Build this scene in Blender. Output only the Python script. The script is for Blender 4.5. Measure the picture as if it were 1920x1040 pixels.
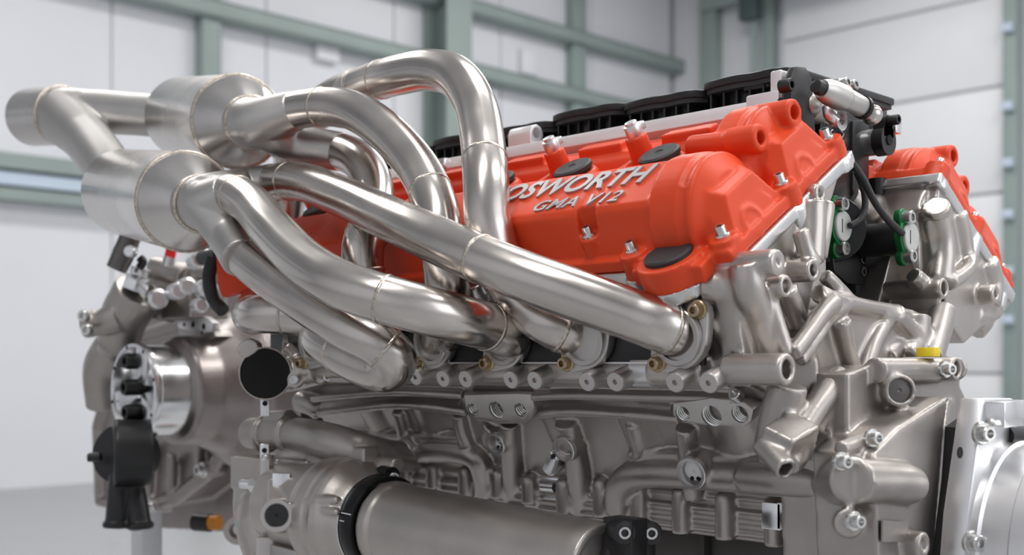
import bpy, bmesh, math, random
from mathutils import Vector, Matrix, Quaternion
import numpy as np

random.seed(7)
scene = bpy.context.scene
for o in list(bpy.data.objects):
    bpy.data.objects.remove(o)
COL = scene.collection

# ------------------------------------------------------------------ camera
CAM = Vector((0.562, -0.967, 1.15))
FPX, CX, HY = 2200.0, 960.0, 680.0           # focal length in pixels, principal column, horizon row (1920x1040 frame)
YAW = math.radians(45.5)
DV = Vector((-math.sin(YAW), math.cos(YAW), 0))
RV = Vector((math.cos(YAW), math.sin(YAW), 0))
cam_d = bpy.data.cameras.new('camera')
cam_o = bpy.data.objects.new('camera', cam_d)
COL.objects.link(cam_o)
cam_o.location = CAM
cam_o.rotation_euler = (math.pi / 2, 0, YAW)
cam_d.sensor_width = 36.0
cam_d.lens = FPX / 1920 * 36.0
cam_d.shift_y = (HY - 520) / 1920
cam_d.clip_start = 0.02
cam_d.dof.use_dof = True
cam_d.dof.focus_distance = 0.99
cam_d.dof.aperture_fstop = 6.5
scene.camera = cam_o

# ------------------------------------------------------------------ light and exposure
scene.view_settings.view_transform = 'Standard'
scene.view_settings.look = 'None'
scene.view_settings.exposure = 0.0
scene.view_settings.gamma = 1.0
scene.view_settings.use_curve_mapping = False
world = bpy.data.worlds.new('world')
scene.world = world
world.use_nodes = True
world.node_tree.nodes['Background'].inputs[0].default_value = (0.8, 0.86, 1.0, 1)
world.node_tree.nodes['Background'].inputs[1].default_value = 0.35


def area(name, loc, size, energy, target, color=(1, 1, 1)):
    d = bpy.data.lights.new(name, 'AREA')
    d.shape = 'RECTANGLE'
    d.size, d.size_y = size
    d.energy = energy
    d.color = color
    o = bpy.data.objects.new(name, d)
    COL.objects.link(o)
    o.location = loc
    o.rotation_euler = (Vector(target) - Vector(loc)).to_track_quat('-Z', 'Y').to_euler()
    return o


# ceiling lamp rows, the last one an added camera-side fill (housings built below)
LAMPS = [(-6.5, 1.0), (-6.5, 8.5), (-1.2, 2.6), (-1.2, 8.5), (3.2, 2.6), (3.2, 8.5), (0.6, -3.0)]
for (lx, ly) in LAMPS:
    area('ceiling_lamp_light', (lx, ly, 6.82), (0.9, 3.6), 142, (lx, ly, 0), (1.0, 0.985, 0.96))
# side light added to brighten the front end, set at an unseen window
area('added_side_light', (5.85, 1.2, 3.1), (5.0, 3.6), 110, (0.2, 0.6, 1.4), (0.97, 0.985, 1.0))


# ------------------------------------------------------------------ measuring helpers
def ray(px):
    return DV + RV * ((px - CX) / FPX)


def PD(px, py, D):
    p = CAM + ray(px) * D
    p.z = CAM.z + (HY - py) / FPX * D
    return p


def PY(px, py, Y):
    r = ray(px)
    return PD(px, py, (Y - CAM.y) / r.y)


def PX(px, py, X):
    r = ray(px)
    return PD(px, py, (X - CAM.x) / r.x)


CRANK_Z = 1.013
SB, CB = math.sin(math.radians(32.5)), math.cos(math.radians(32.5))


def BK(x, u, v, side=-1):
    """bank frame: x along the crank, u towards the exhaust side, v up the cylinder axis"""
    return Vector((x, side * (CB * u + SB * v), CRANK_Z - SB * u + CB * v))


def UV_U(side=-1):
    return Vector((0, side * CB, -SB))


def UV_V(side=-1):
    return Vector((0, side * SB, CB))


def PU(px, py, u):
    """pixel ray against the plane u = const of the near bank"""
    r = ray(px)
    dirv = Vector((r.x, r.y, (HY - py) / FPX))
    n = UV_U(-1)
    o = Vector((0, 0, CRANK_Z)) + n * u
    t = (o - CAM).dot(n) / dirv.dot(n)
    return CAM + dirv * t


# ------------------------------------------------------------------ materials
def mat(name, color, metal=0.0, rough=0.5, noise=0.0, nscale=30.0, bump=0.0, bscale=400.0, rvar=0.0, coat=0.0, spec=0.5, stretch=None, aniso=0.0):
    m = bpy.data.materials.new(name)
    m.use_nodes = True
    nt = m.node_tree
    b = nt.nodes['Principled BSDF']
    b.inputs['Base Color'].default_value = (*color, 1)
    b.inputs['Metallic'].default_value = metal
    b.inputs['Roughness'].default_value = rough
    b.inputs['Coat Weight'].default_value = coat
    b.inputs['Specular IOR Level'].default_value = spec
    b.inputs['Anisotropic'].default_value = aniso
    tc = nt.nodes.new('ShaderNodeTexCoord')
    src = tc.outputs['Object']
    if stretch:
        mp = nt.nodes.new('ShaderNodeMapping')
        mp.inputs['Scale'].default_value = stretch
        nt.links.new(src, mp.inputs['Vector'])
        src = mp.outputs['Vector']
    if noise > 0 or rvar > 0:
        n = nt.nodes.new('ShaderNodeTexNoise')
        n.inputs['Scale'].default_value = nscale
        n.inputs['Detail'].default_value = 5
        nt.links.new(src, n.inputs['Vector'])
        if noise > 0:
            r = nt.nodes.new('ShaderNodeMapRange')
            r.inputs['From Min'].default_value = 0.3
            r.inputs['From Max'].default_value = 0.7
            r.inputs['To Min'].default_value = 1 - noise
            r.inputs['To Max'].default_value = 1 + noise
            nt.links.new(n.outputs['Fac'], r.inputs['Value'])
            mx = nt.nodes.new('ShaderNodeVectorMath')
            mx.operation = 'SCALE'
            mx.inputs[0].default_value = color
            nt.links.new(r.outputs['Result'], mx.inputs['Scale'])
            nt.links.new(mx.outputs['Vector'], b.inputs['Base Color'])
        if rvar > 0:
            r2 = nt.nodes.new('ShaderNodeMapRange')
            r2.inputs['From Min'].default_value = 0.3
            r2.inputs['From Max'].default_value = 0.7
            r2.inputs['To Min'].default_value = max(0.03, rough - rvar)
            r2.inputs['To Max'].default_value = rough + rvar
            nt.links.new(n.outputs['Fac'], r2.inputs['Value'])
            nt.links.new(r2.outputs['Result'], b.inputs['Roughness'])
    if bump > 0:
        n2 = nt.nodes.new('ShaderNodeTexNoise')
        n2.inputs['Scale'].default_value = bscale
        n2.inputs['Detail'].default_value = 3
        nt.links.new(src, n2.inputs['Vector'])
        bp = nt.nodes.new('ShaderNodeBump')
        bp.inputs['Strength'].default_value = bump
        bp.inputs['Distance'].default_value = 0.001
        nt.links.new(n2.outputs['Fac'], bp.inputs['Height'])
        nt.links.new(bp.outputs['Normal'], b.inputs['Normal'])
    return m


def stainless(name, color, tint, rough):
    """brushed stainless tube, straw heat tint where the 'heat' attribute marks a welded joint"""
    m = mat(name, color, 1.0, rough, 0.10, 14, 0.0, rvar=0.06)
    nt = m.node_tree
    b = nt.nodes['Principled BSDF']
    src = b.inputs['Base Color'].links[0].from_socket
    at = nt.nodes.new('ShaderNodeAttribute')
    at.attribute_name = 'heat'
    mx = nt.nodes.new('ShaderNodeMix')
    mx.data_type = 'RGBA'
    nt.links.new(at.outputs['Fac'], mx.inputs['Factor'])
    nt.links.new(src, mx.inputs['A'])
    mx.inputs['B'].default_value = (*tint, 1)
    nt.links.new(mx.outputs['Result'], b.inputs['Base Color'])
    return m


M = {}
M['steel'] = stainless('stainless_tube', (0.60, 0.555, 0.52), (0.42, 0.31, 0.20), 0.24)
M['steel_matte'] = mat('stainless_matte', (0.56, 0.54, 0.52), 1.0, 0.42, 0.05, 12, 0.05, 600)
M['cat'] = mat('stainless_rolled', (0.68, 0.65, 0.625), 1.0, 0.24, 0.10, 6, 0, rvar=0.07)
M['weld'] = mat('weld_bead', (0.58, 0.52, 0.45), 1.0, 0.28, 0.25, 300, 0.5, 500)
M['cast'] = mat('cast_aluminium', (0.45, 0.415, 0.39), 0.9, 0.39, 0.10, 20, 0.12, 900, rvar=0.05)
M['cast_light'] = mat('cast_aluminium_light', (0.53, 0.49, 0.458), 0.9, 0.36, 0.08, 20, 0.10, 900, rvar=0.05)
M['cast_brown'] = mat('cast_magnesium', (0.36, 0.32, 0.305), 0.9, 0.36, 0.10, 14, 0.10, 700, rvar=0.05)
M['alu'] = mat('machined_aluminium', (0.86, 0.86, 0.87), 1.0, 0.22, 0.03, 40, 0, rvar=0.05)
M['cast_flat'] = mat('cast_machined_face', (0.56, 0.535, 0.515), 0.9, 0.40, 0.05, 60, 0.03, 900)
M['rail'] = mat('glare_white_aluminium', (0.88, 0.88, 0.89), 0.45, 0.38, 0.02, 30)  # pale half-metallic base puts the lamps' white reflection into the colour
M['alu_sat'] = mat('satin_aluminium', (0.82, 0.82, 0.83), 1.0, 0.36, 0.03, 30, 0)
M['gasket_alu'] = mat('cover_base_aluminium', (0.72, 0.72, 0.72), 1.0, 0.33, 0.05, 30, 0.05, 800)
M['red'] = mat('orange_red_coat', (0.80, 0.072, 0.018), 0.0, 0.40, 0.05, 30, 0.12, 1400, spec=0.35)
M['red_bright'] = mat('red_plastic', (0.85, 0.02, 0.015), 0.0, 0.4)
M['black'] = mat('black_plastic', (0.012, 0.012, 0.013), 0.0, 0.38, 0.1, 40, 0.1, 900)
M['black_sat'] = mat('black_anodised', (0.010, 0.010, 0.011), 0.4, 0.34)
M['rubber'] = mat('charcoal_rubber', (0.030, 0.031, 0.033), 0.0, 0.55, 0.15, 60, 0.2, 700)
M['void'] = mat('dark_bore', (0.003, 0.003, 0.003), 0.0, 0.8)
M['bolt'] = mat('zinc_bolt', (0.70, 0.70, 0.68), 1.0, 0.25, 0.1, 200)
M['bolt_dark'] = mat('black_oxide_bolt', (0.05, 0.05, 0.05), 0.8, 0.4)
M['brass'] = mat('brass_nut', (0.48, 0.38, 0.25), 1.0, 0.38, 0.1, 200)
M['letter'] = mat('pale_grey_letter', (0.50, 0.50, 0.51), 0.6, 0.42)
M['green'] = mat('green_anodised', (0.012, 0.16, 0.045), 0.5, 0.32, 0.1, 40)
M['white_disc'] = mat('pale_sensor_face', (0.62, 0.62, 0.60), 0.1, 0.5, 0.06, 90)
M['yellow'] = mat('yellow_plastic', (0.85, 0.62, 0.01), 0.0, 0.4)
M['amber'] = mat('amber_plastic', (0.55, 0.20, 0.02), 0.0, 0.4)
M['white_line'] = mat('white_paint', (0.85, 0.85, 0.85), 0.0, 0.5)
M['dark_metal'] = mat('dark_grey_metal', (0.16, 0.15, 0.145), 0.8, 0.35)
M['sump'] = mat('dark_sump', (0.10, 0.095, 0.09), 0.6, 0.45)
M['stand'] = mat('grey_stand_paint', (0.6, 0.61, 0.63), 0.0, 0.5, 0.05, 5)
M['wall'] = mat('white_wall_panel', (0.78, 0.79, 0.83), 0.0, 0.6, 0.02, 0.8)
M['door'] = mat('white_door_panel', (0.84, 0.85, 0.87), 0.0, 0.5, 0.02, 0.8)
M['seam'] = mat('panel_seam', (0.55, 0.57, 0.58), 0.0, 0.6)
M['green_steel'] = mat('grey_green_steel', (0.30, 0.365, 0.345), 0.0, 0.5, 0.05, 2)
M['dark_steel'] = mat('dark_steel', (0.07, 0.10, 0.10), 0.0, 0.5)
M['blue_steel'] = mat('blue_steel', (0.05, 0.10, 0.22), 0.0, 0.5)
M['pale_blue'] = mat('pale_blue_duct', (0.58, 0.68, 0.80), 0.0, 0.5)
M['floor'] = mat('grey_floor_paint', (0.36, 0.365, 0.375), 0.0, 0.32, 0.06, 1.2, rvar=0.06)
M['ceiling'] = mat('white_ceiling', (0.74, 0.75, 0.76), 0.0, 0.7)
lm = bpy.data.materials.new('lamp_diffuser')
lm.use_nodes = True
lb = lm.node_tree.nodes['Principled BSDF']
lb.inputs['Base Color'].default_value = (0.9, 0.9, 0.9, 1)
lb.inputs['Emission Color'].default_value = (1, 0.985, 0.96, 1)
lb.inputs['Emission Strength'].default_value = 2.0
M['lamp'] = lm


# ------------------------------------------------------------------ mesh building
def frame(axis):
    a = Vector(axis).normalized()
    t = Vector((0, 0, 1)) if abs(a.z) < 0.9 else Vector((1, 0, 0))
    e1 = t.cross(a).normalized()
    e2 = a.cross(e1).normalized()
    return a, e1, e2


class MB:
    def __init__(self):
        self.v, self.f, self.heat = [], [], None

    def add(self, verts, faces):
        n = len(self.v)
        self.v += [Vector(p) for p in verts]
        self.f += [[i + n for i in f] for f in faces]
        return self

    def hull8(self, c):
        """box from eight corners: bottom ring of four, then top ring of four"""
        return self.add(c, [(0, 3, 2, 1), (4, 5, 6, 7), (0, 1, 5, 4), (1, 2, 6, 5), (2, 3, 7, 6), (3, 0, 4, 7)])

    def box(self, c, s, ax=None, ay=None, az=None):
        c = Vector(c)
        ax = Vector(ax or (1, 0, 0)); ay = Vector(ay or (0, 1, 0)); az = Vector(az or (0, 0, 1))
        h = [x / 2 for x in s]
        q = []
        for z in (-1, 1):
            for (x, y) in ((-1, -1), (1, -1), (1, 1), (-1, 1)):
                q.append(c + ax * (x * h[0]) + ay * (y * h[1]) + az * (z * h[2]))
        if ax.cross(ay).dot(az) < 0:
            q = q[4:] + q[:4]
        return self.hull8(q)

    def prism(self, poly, d):
        """extrude a planar polygon (list of 3-D points) by vector d"""
        d = Vector(d)
        p = [Vector(q) for q in poly]
        n = len(p)
        nn = Vector((0, 0, 0))
        for i in range(n):
            nn += (p[i] - p[0]).cross(p[(i + 1) % n] - p[0])
        if nn.dot(d) < 0:
            p = p[::-1]
        v = p + [q + d for q in p]
        f = [list(range(n))[::-1], [i + n for i in range(n)]]
        f += [[i, (i + 1) % n, (i + 1) % n + n, i + n] for i in range(n)]
        return self.add(v, f)

    def lathe(self, prof, o, axis, seg=32):
        """closed solid of revolution; prof = [(r, h)], from axis to axis or a closed loop if no r is 0"""
        o = Vector(o)
        a, e1, e2 = frame(axis)
        v, rings, f = [], [], []
        for (r, h) in prof:
            if r < 1e-7:
                rings.append([len(v)]); v.append(o + a * h)
            else:
                rings.append(list(range(len(v), len(v) + seg)))
                for k in range(seg):
                    t = 2 * math.pi * k / seg
                    v.append(o + a * h + (e1 * math.cos(t) + e2 * math.sin(t)) * r)
        pairs = list(zip(rings[:-1], rings[1:]))
        if len(rings[0]) > 1 and len(rings[-1]) > 1:
            pairs.append((rings[-1], rings[0]))
        for (A, B) in pairs:
            for k in range(seg):
                k2 = (k + 1) % seg
                if len(A) == 1 and len(B) == 1:
                    continue
                if len(A) == 1:
                    f.append([A[0], B[k2], B[k]])
                elif len(B) == 1:
                    f.append([A[k], A[k2], B[0]])
                else:
                    f.append([A[k], A[k2], B[k2], B[k]])
        return self.add(v, f)

    def cyl(self, p0, p1, r, seg=24, r1=None):
        p0, p1 = Vector(p0), Vector(p1)
        h = (p1 - p0).length
        r1 = r if r1 is None else r1
        return self.lathe([(0, 0), (r, 0), (r1, h), (0, h)], p0, p1 - p0, seg)

    def cup(self, p, axis, R, h, r, dep, seg=28, ch=0.0012):
        """boss ending at p (its mouth), running back h along -axis, blind hole of radius r"""
        a = Vector(axis).normalized()
        return self.lathe([(0, 0), (R, 0), (R, h - ch), (R - ch, h), (r, h), (r, h - dep), (0, h - dep)], Vector(p) - a * h, a, seg)

    def ring(self, p, axis, R, r, h, seg=32, ch=0.0008):
        return self.lathe([(r, 0), (R, 0), (R, h - ch), (R - ch, h), (r, h)], p, axis, seg)

    def ball(self, c, r, seg=20, s=(1, 1, 1)):
        c = Vector(c)
        n = max(8, seg // 2)
        prof = [(r * math.sin(math.pi * i / n), -r * math.cos(math.pi * i / n)) for i in range(n + 1)]
        prof[0] = (0, -r); prof[-1] = (0, r)
        n0 = len(self.v)
        self.lathe(prof, (0, 0, 0), (0, 0, 1), seg)
        for i in range(n0, len(self.v)):
            q = self.v[i]
            self.v[i] = c + Vector((q.x * s[0], q.y * s[1], q.z * s[2]))
        return self

    def tube(self, pts, r, seg=24, per=10, heat=None, smooth=True):
        pts = [Vector(p) for p in pts]
        rs = list(r) if isinstance(r, (list, tuple)) else [r] * len(pts)
        path, rad, par = [], [], []
        if smooth and len(pts) > 2:
            P = [pts[0] * 2 - pts[1]] + pts + [pts[-1] * 2 - pts[-2]]
            for i in range(len(pts) - 1):
                p0, p1, p2, p3 = P[i:i + 4]
                t0 = 0.0; t1 = t0 + max(1e-6, (p1 - p0).length) ** 0.5
                t2 = t1 + max(1e-6, (p2 - p1).length) ** 0.5; t3 = t2 + max(1e-6, (p3 - p2).length) ** 0.5
                for k in range(per if i < len(pts) - 2 else per + 1):
                    s = k / per
                    t = t1 + (t2 - t1) * s
                    a1 = p0 * ((t1 - t) / (t1 - t0)) + p1 * ((t - t0) / (t1 - t0))
                    a2 = p1 * ((t2 - t) / (t2 - t1)) + p2 * ((t - t1) / (t2 - t1))
                    a3 = p2 * ((t3 - t) / (t3 - t2)) + p3 * ((t - t2) / (t3 - t2))
                    b1 = a1 * ((t2 - t) / (t2 - t0)) + a2 * ((t - t0) / (t2 - t0))
                    b2 = a2 * ((t3 - t) / (t3 - t1)) + a3 * ((t - t1) / (t3 - t1))
                    path.append(b1 * ((t2 - t) / (t2 - t1)) + b2 * ((t - t1) / (t2 - t1)))
                    rad.append(rs[i] + (rs[i + 1] - rs[i]) * s)
                    par.append(i + s)
        else:
            path, rad, par = pts, rs, list(range(len(pts)))
        n = len(path)
        tan = [(path[min(i + 1, n - 1)] - path[max(i - 1, 0)]).normalized() for i in range(n)]
        _, e1, _ = frame(tan[0])
        v, f = [], []
        n0 = len(self.v)
        for i in range(n):
            e1 = (e1 - tan[i] * e1.dot(tan[i])).normalized()
            e2 = tan[i].cross(e1)
            for k in range(seg):
                t = 2 * math.pi * k / seg
                v.append(path[i] + (e1 * math.cos(t) + e2 * math.sin(t)) * rad[i])
        for i in range(n - 1):
            for k in range(seg):
                k2 = (k + 1) % seg
                f.append([i * seg + k, i * seg + k2, (i + 1) * seg + k2, (i + 1) * seg + k])
        f.append(list(range(seg))[::-1])
        f.append([(n - 1) * seg + k for k in range(seg)])
        self.add(v, f)
        if heat is not None:
            if self.heat is None:
                self.heat = [0.0] * n0
            L = [0.0]
            for i in range(1, n):
                L.append(L[-1] + (path[i] - path[i - 1]).length)
            hp = [np.interp(h, par, L) for h in heat]
            for i in range(n):
                a = max([math.exp(-((L[i] - h) / 0.012) ** 2) for h in hp] + [0]) * 0.9
                self.heat += [a] * seg
        self.path, self.par, self.tan, self.rad = path, par, tan, rad
        return self

    def at(self, q):
        i = int(np.argmin([abs(p - q) for p in self.par]))
        return self.path[i], self.tan[i], self.rad[i]

    def mesh(self, name, bevel=0, seg=2, angle=30, recalc=True):
        me = bpy.data.meshes.new(name)
        me.from_pydata([tuple(p) for p in self.v], [], self.f)
        bm = bmesh.new(); bm.from_mesh(me)
        if recalc:
            bmesh.ops.recalc_face_normals(bm, faces=bm.faces)
        if bevel > 0:
            es = [e for e in bm.edges if len(e.link_faces) == 2 and e.calc_face_angle(0) > math.radians(28)]
            bmesh.ops.bevel(bm, geom=es, offset=bevel, segments=seg, profile=0.5, affect='EDGES', clamp_overlap=True)
        bm.to_mesh(me); bm.free()
        return me

    def build(self, name, m, parent=None, bevel=0, seg=2, angle=32, recalc=True):
        me = self.mesh(name, bevel, seg, recalc=recalc)
        if self.heat is not None and bevel == 0 and len(self.heat) == len(me.vertices):
            a = me.attributes.new('heat', 'FLOAT', 'POINT')
            a.data.foreach_set('value', self.heat)
        return place(name, me, m, parent, angle)


WPOS = {}


def wpos(o):
    return WPOS.get(o.name, Vector((0, 0, 0))) if o else Vector((0, 0, 0))


def place(name, me, m, parent=None, angle=32):
    n = len(me.vertices)
    co = np.empty(n * 3); me.vertices.foreach_get('co', co)
    co = co.reshape(-1, 3)
    c = (co.min(0) + co.max(0)) / 2
    me.vertices.foreach_set('co', (co - c).ravel())
    for p in me.polygons:
        p.use_smooth = True
    if angle:
        me.set_sharp_from_angle(angle=math.radians(angle))
    me.materials.clear()
    me.materials.append(M[m])
    o = bpy.data.objects.new(name, me)
    COL.objects.link(o)
    c = Vector(c)
    WPOS[o.name] = c
    if parent:
        o.parent = parent
    o.location = c - wpos(parent)
    return o


def cast(name, mb, m, parent=None, voxel=0.002, smooth=4, factor=0.5):
    """fused casting: overlapping solids melted into one skin with small fillets"""
    me = mb.mesh(name)
    o = bpy.data.objects.new('tmp', me)
    COL.objects.link(o)
    r = o.modifiers.new('r', 'REMESH')
    r.mode = 'VOXEL'
    r.voxel_size = voxel
    if smooth:
        s = o.modifiers.new('s', 'SMOOTH')
        s.factor = factor
        s.iterations = smooth
    dg = bpy.context.evaluated_depsgraph_get()
    me2 = bpy.data.meshes.new_from_object(o.evaluated_get(dg))
    bpy.data.objects.remove(o); bpy.data.meshes.remove(me)
    me2.name = name
    return place(name, me2, m, parent, angle=None)


def carve(o, cutter_mb):
    """cut real holes into an object (world-space cutter)"""
    me = cutter_mb.mesh('cutter')
    for v in me.vertices:
        v.co -= wpos(o)
    c = bpy.data.objects.new('cutter', me)
    COL.objects.link(c)
    t = bpy.data.objects.new('tmp', o.data)
    COL.objects.link(t)
    b = t.modifiers.new('b', 'BOOLEAN')
    b.object = c; b.operation = 'DIFFERENCE'; b.solver = 'EXACT'
    dg = bpy.context.evaluated_depsgraph_get()
    me2 = bpy.data.meshes.new_from_object(t.evaluated_get(dg))
    bpy.data.objects.remove(t); bpy.data.objects.remove(c)
    o.data = me2
    for p in me2.polygons:
        p.use_smooth = True
    me2.set_sharp_from_angle(angle=math.radians(32))
    return o


def thing(name, loc, label, cat, group=None):
    o = bpy.data.objects.new(name, None)
    COL.objects.link(o)
    o.location = loc
    o.empty_display_size = 0.05
    WPOS[o.name] = Vector(loc)
    o['label'] = label; o['category'] = cat
    if group:
        o['group'] = group
    return o


def struct(o, label=None, cat=None):
    o['kind'] = 'structure'
    if label:
        o['label'] = label
    if cat:
        o['category'] = cat
    return o


# shared small hardware (local meshes, +Z is the outward axis)
def bolt_mesh(name, r, h, socket=True, flange=False, hexa=False):
    mb = MB()
    seg = 6 if hexa else 16
    if flange:
        mb.lathe([(0, -0.001), (r * 1.45, -0.001), (r * 1.45, h * 0.18), (r * 1.3, h * 0.28), (0, h * 0.28)], (0, 0, 0), (0, 0, 1), 16)
    if socket:
        mb.lathe([(0, -0.001), (r, -0.001), (r, h * 0.88), (r * 0.88, h), (r * 0.52, h), (r * 0.5, h * 0.45), (0, h * 0.45)], (0, 0, 0), (0, 0, 1), seg)
    else:
        mb.lathe([(0, -0.001), (r, -0.001), (r, h * 0.85), (r * 0.82, h), (0, h)], (0, 0, 0), (0, 0, 1), seg)
    me = mb.mesh(name)
    for p in me.polygons:
        p.use_smooth = True
    me.set_sharp_from_angle(angle=math.radians(32))
    return me


HW = {}


def hw(name, key, m, p, axis, parent, r=0.004, h=0.005, **kw):
    k = (key, m, r, h)
    if k not in HW:
        me = bolt_mesh(key, r, h, **kw)
        me.materials.append(M[m])
        HW[k] = me
    o = bpy.data.objects.new(name, HW[k])
    COL.objects.link(o)
    o.parent = parent
    q = Vector(axis).normalized().to_track_quat('Z', 'Y')
    o.rotation_mode = 'QUATERNION'
    o.rotation_quaternion = q
    o.location = Vector(p) - wpos(parent)
    WPOS[o.name] = Vector(p)
    return o


X1, Y1, Z1 = Vector((1, 0, 0)), Vector((0, 1, 0)), Vector((0, 0, 1))

# ================================================================== the room
XW, YW, XE, YS, ZC = -10.3, 13.1, 6.2, -8.0, 7.0


def slab(name, lo, hi, m, parent=None, bevel=0):
    lo, hi = Vector(lo), Vector(hi)
    return MB().box((lo + hi) / 2, hi - lo).build(name, m, parent, bevel)


struct(slab('floor', (XW - .3, YS - .3, -.2), (XE + .3, YW + .3, 0), 'floor'))
ceiling = struct(slab('ceiling', (XW - .3, YS - .3, ZC), (XE + .3, YW + .3, ZC + .2), 'ceiling'))
wl = struct(slab('wall_left', (XW - .3, YS - .3, 0), (XW - .02, YW + .3, ZC), 'seam'))
wb = struct(slab('wall_back', (XW, YW + .02, 0), (XE + .3, YW + .3, ZC), 'seam'))
struct(slab('wall_front', (XW, YS - .3, 0), (XE + .3, YS, ZC), 'wall'))
wr = MB()
wr.box((XE + .15, (YS - 1.4) / 2, ZC / 2), (.3, -1.4 - YS, ZC))
wr.box((XE + .15, (3.8 + YW) / 2, ZC / 2), (.3, YW - 3.8, ZC))
wr.box((XE + .15, 1.2, .6), (.3, 5.2, 1.2))
wr.box((XE + .15, 1.2, 6.0), (.3, 5.2, 2.0))
wr = struct(wr.build('wall_right', 'wall'))
# white cladding panels with open joints
y = YS
while y < YW - .1:
    y2 = min(y + 1.75, YW)
    slab('panel', (XW - .02, y + .012, 0), (XW, y2 - .012, ZC), 'wall', wl)
    y = y2
x = XW
while x < XE:
    x2 = min(x + 2.1, XE)
    slab('panel', (x + .012, YW, 0), (x2 - .012, YW + .02, ZC), 'wall', wb)
    x = x2


def wall_col(px, wpx, dx, m='green_steel'):
    p = PX(px, 300, XW)
    w = wpx
    slab('column', (XW, p.y - w / 2, 0), (XW + dx, p.y + w / 2, ZC), m, wl, .01)


wall_col(383, .22, .16)
wall_col(1072, .26, .16)
# main column: H section, web and two flanges
p = PX(815, 300, XW)
col = MB()
for s in (-1, 1):
    col.box((XW + .24 + s * .2, p.y, ZC / 2), (.03, .40, ZC))
col.box((XW + .24, p.y, ZC / 2), (.40, .05, ZC))
col.build('column', 'green_steel', wl)
for (px, py, h) in ((600, 74, .16), (1100, 85, .16)):
    p = PX(px, py, XW)
    g = MB()
    z = p.z
    g.box((XW + .11, (YS + YW) / 2, z + h / 2), (.22, YW - YS, .02))
    g.box((XW + .21, (YS + YW) / 2, z), (.02, YW - YS, h))
    g.box((XW + .11, (YS + YW) / 2, z - h / 2), (.22, YW - YS, .02))
    g.build('girt', 'green_steel', wl)
p = PX(80, 318, XW)
slab('girt', (XW, YS, p.z - .05), (XW + .2, YW, p.z + .09), 'green_steel', wl)
p = PX(80, 345, XW)
slab('cable_duct', (XW, YS, p.z - .06), (XW + .16, YW, p.z + .06), 'pale_blue', wl)
p = PX(80, 374, XW)
slab('girt', (XW, YS, p.z - .05), (XW + .18, YW, p.z + .05), 'green_steel', wl)
for (px, py) in ((607, 90), (985, 120), (905, 195)):
    p = PX(px, py, XW)
    slab('junction_box', (XW, p.y - .15, p.z - .16), (XW + .1, p.y + .15, p.z + .16), 'wall', wl, .01)

# back wall: green posts, head beam, sectional door with its guides
for (px, w) in ((1341, .26), (1452, .16)):
    p = PY(px, 300, YW)
    slab('column', (p.x - w / 2, YW - .2, 0), (p.x + w / 2, YW, ZC), 'green_steel', wb, .01)
a, b = PY(1330, 12, YW), PY(1470, 12, YW)
slab('head_beam', (a.x, YW - .26, a.z - .14), (b.x, YW - .2, a.z + .14), 'green_steel', wb)
p = PY(1432, 20, YW)
slab('junction_box', (p.x - .14, YW - .42, p.z - .2), (p.x + .14, YW - .26, p.z + .2), 'dark_steel', wb, .01)
p = PY(1432, 60, YW)
MB().cyl((p.x, YW - .24, p.z - .9), (p.x, YW - .24, p.z + .2), .05, 16).build('conduit', 'green_steel', wb)
a, b = PY(1478, 300, YW), PY(1893, 300, YW)
door = MB()
door.box(((a.x + b.x) / 2, YW - .05, 3.2), (b.x - a.x, .04, 6.4))
door = struct(door.build('door_1', 'seam'))
zs = [0, 1.02, 2.09, 3.18, PY(1815, 175, YW).z, 5.55, 6.4]
for i in range(6):
    slab('door_panel', (a.x, YW - .11, zs[i] + .02), (b.x, YW - .07, zs[i + 1] - .02), 'door', door, .008)
slab('door_guide', (b.x, YW - .2, 0), (b.x + .16, YW, 6.5), 'green_steel', door, .01)
for py in (60, 205, 310, 405, 510, 600):
    p = PY(1905, py, YW)
    slab('guide_bracket', (b.x + .02, YW - .3, p.z - .05), (b.x + .14, YW - .2, p.z + .05), 'pale_blue', door, .01)
a2, b2 = PY(1485, 4, YW), PY(1610, -25, YW)
slab('roller_shaft', (a2.x, YW - .75, a2.z - .05), (b2.x + .9, YW - .5, a2.z + .3), 'blue_steel', door)
# lamp housings, the added fill lamp included
for (lx, ly) in LAMPS:
    t = slab('ceiling_lamp', (lx - .5, ly - 1.9, 6.86), (lx + .5, ly + 1.9, 7.0), 'ceiling', ceiling)
    slab('diffuser', (lx - .45, ly - 1.8, 6.84), (lx + .45, ly + 1.8, 6.86), 'lamp', t)
# unseen window added for the side light: frame and glazing bars
wf = MB()
for yy in (-1.4, .35, 2.05, 3.8):
    wf.box((XE + .1, yy, 3.1), (.08, .08, 3.8))
for zz in (1.2, 3.1, 5.0):
    wf.box((XE + .1, 1.2, zz), (.08, 5.2, .08))
struct(wf.build('added_window_1', 'wall'))

# ================================================================== exhaust
EXH = thing('exhaust_manifold', PD(560, 420, 1.15), 'brushed stainless exhaust manifold with two fat converters and six bent pipes', 'exhaust')
RP = 0.0202


def pipe(ctrl, welds, r=RP, label=None):
    mb = MB()
    mb.tube([PD(*c) for c in ctrl], r, 40, 14, heat=welds)
    o = mb.build('exhaust_pipe', 'steel', EXH, angle=None)
    for w in welds:
        p, t, rr = mb.at(w)
        k = MB()
        prof = [(rr - .0008, -.0022), (rr + .0003, -.0016), (rr + .0007, 0), (rr + .0003, .0016), (rr - .0008, .0022)]
        k.lathe(prof, p, t, 40)
        k.build('weld_bead', 'weld', o, angle=None)
    return o


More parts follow.
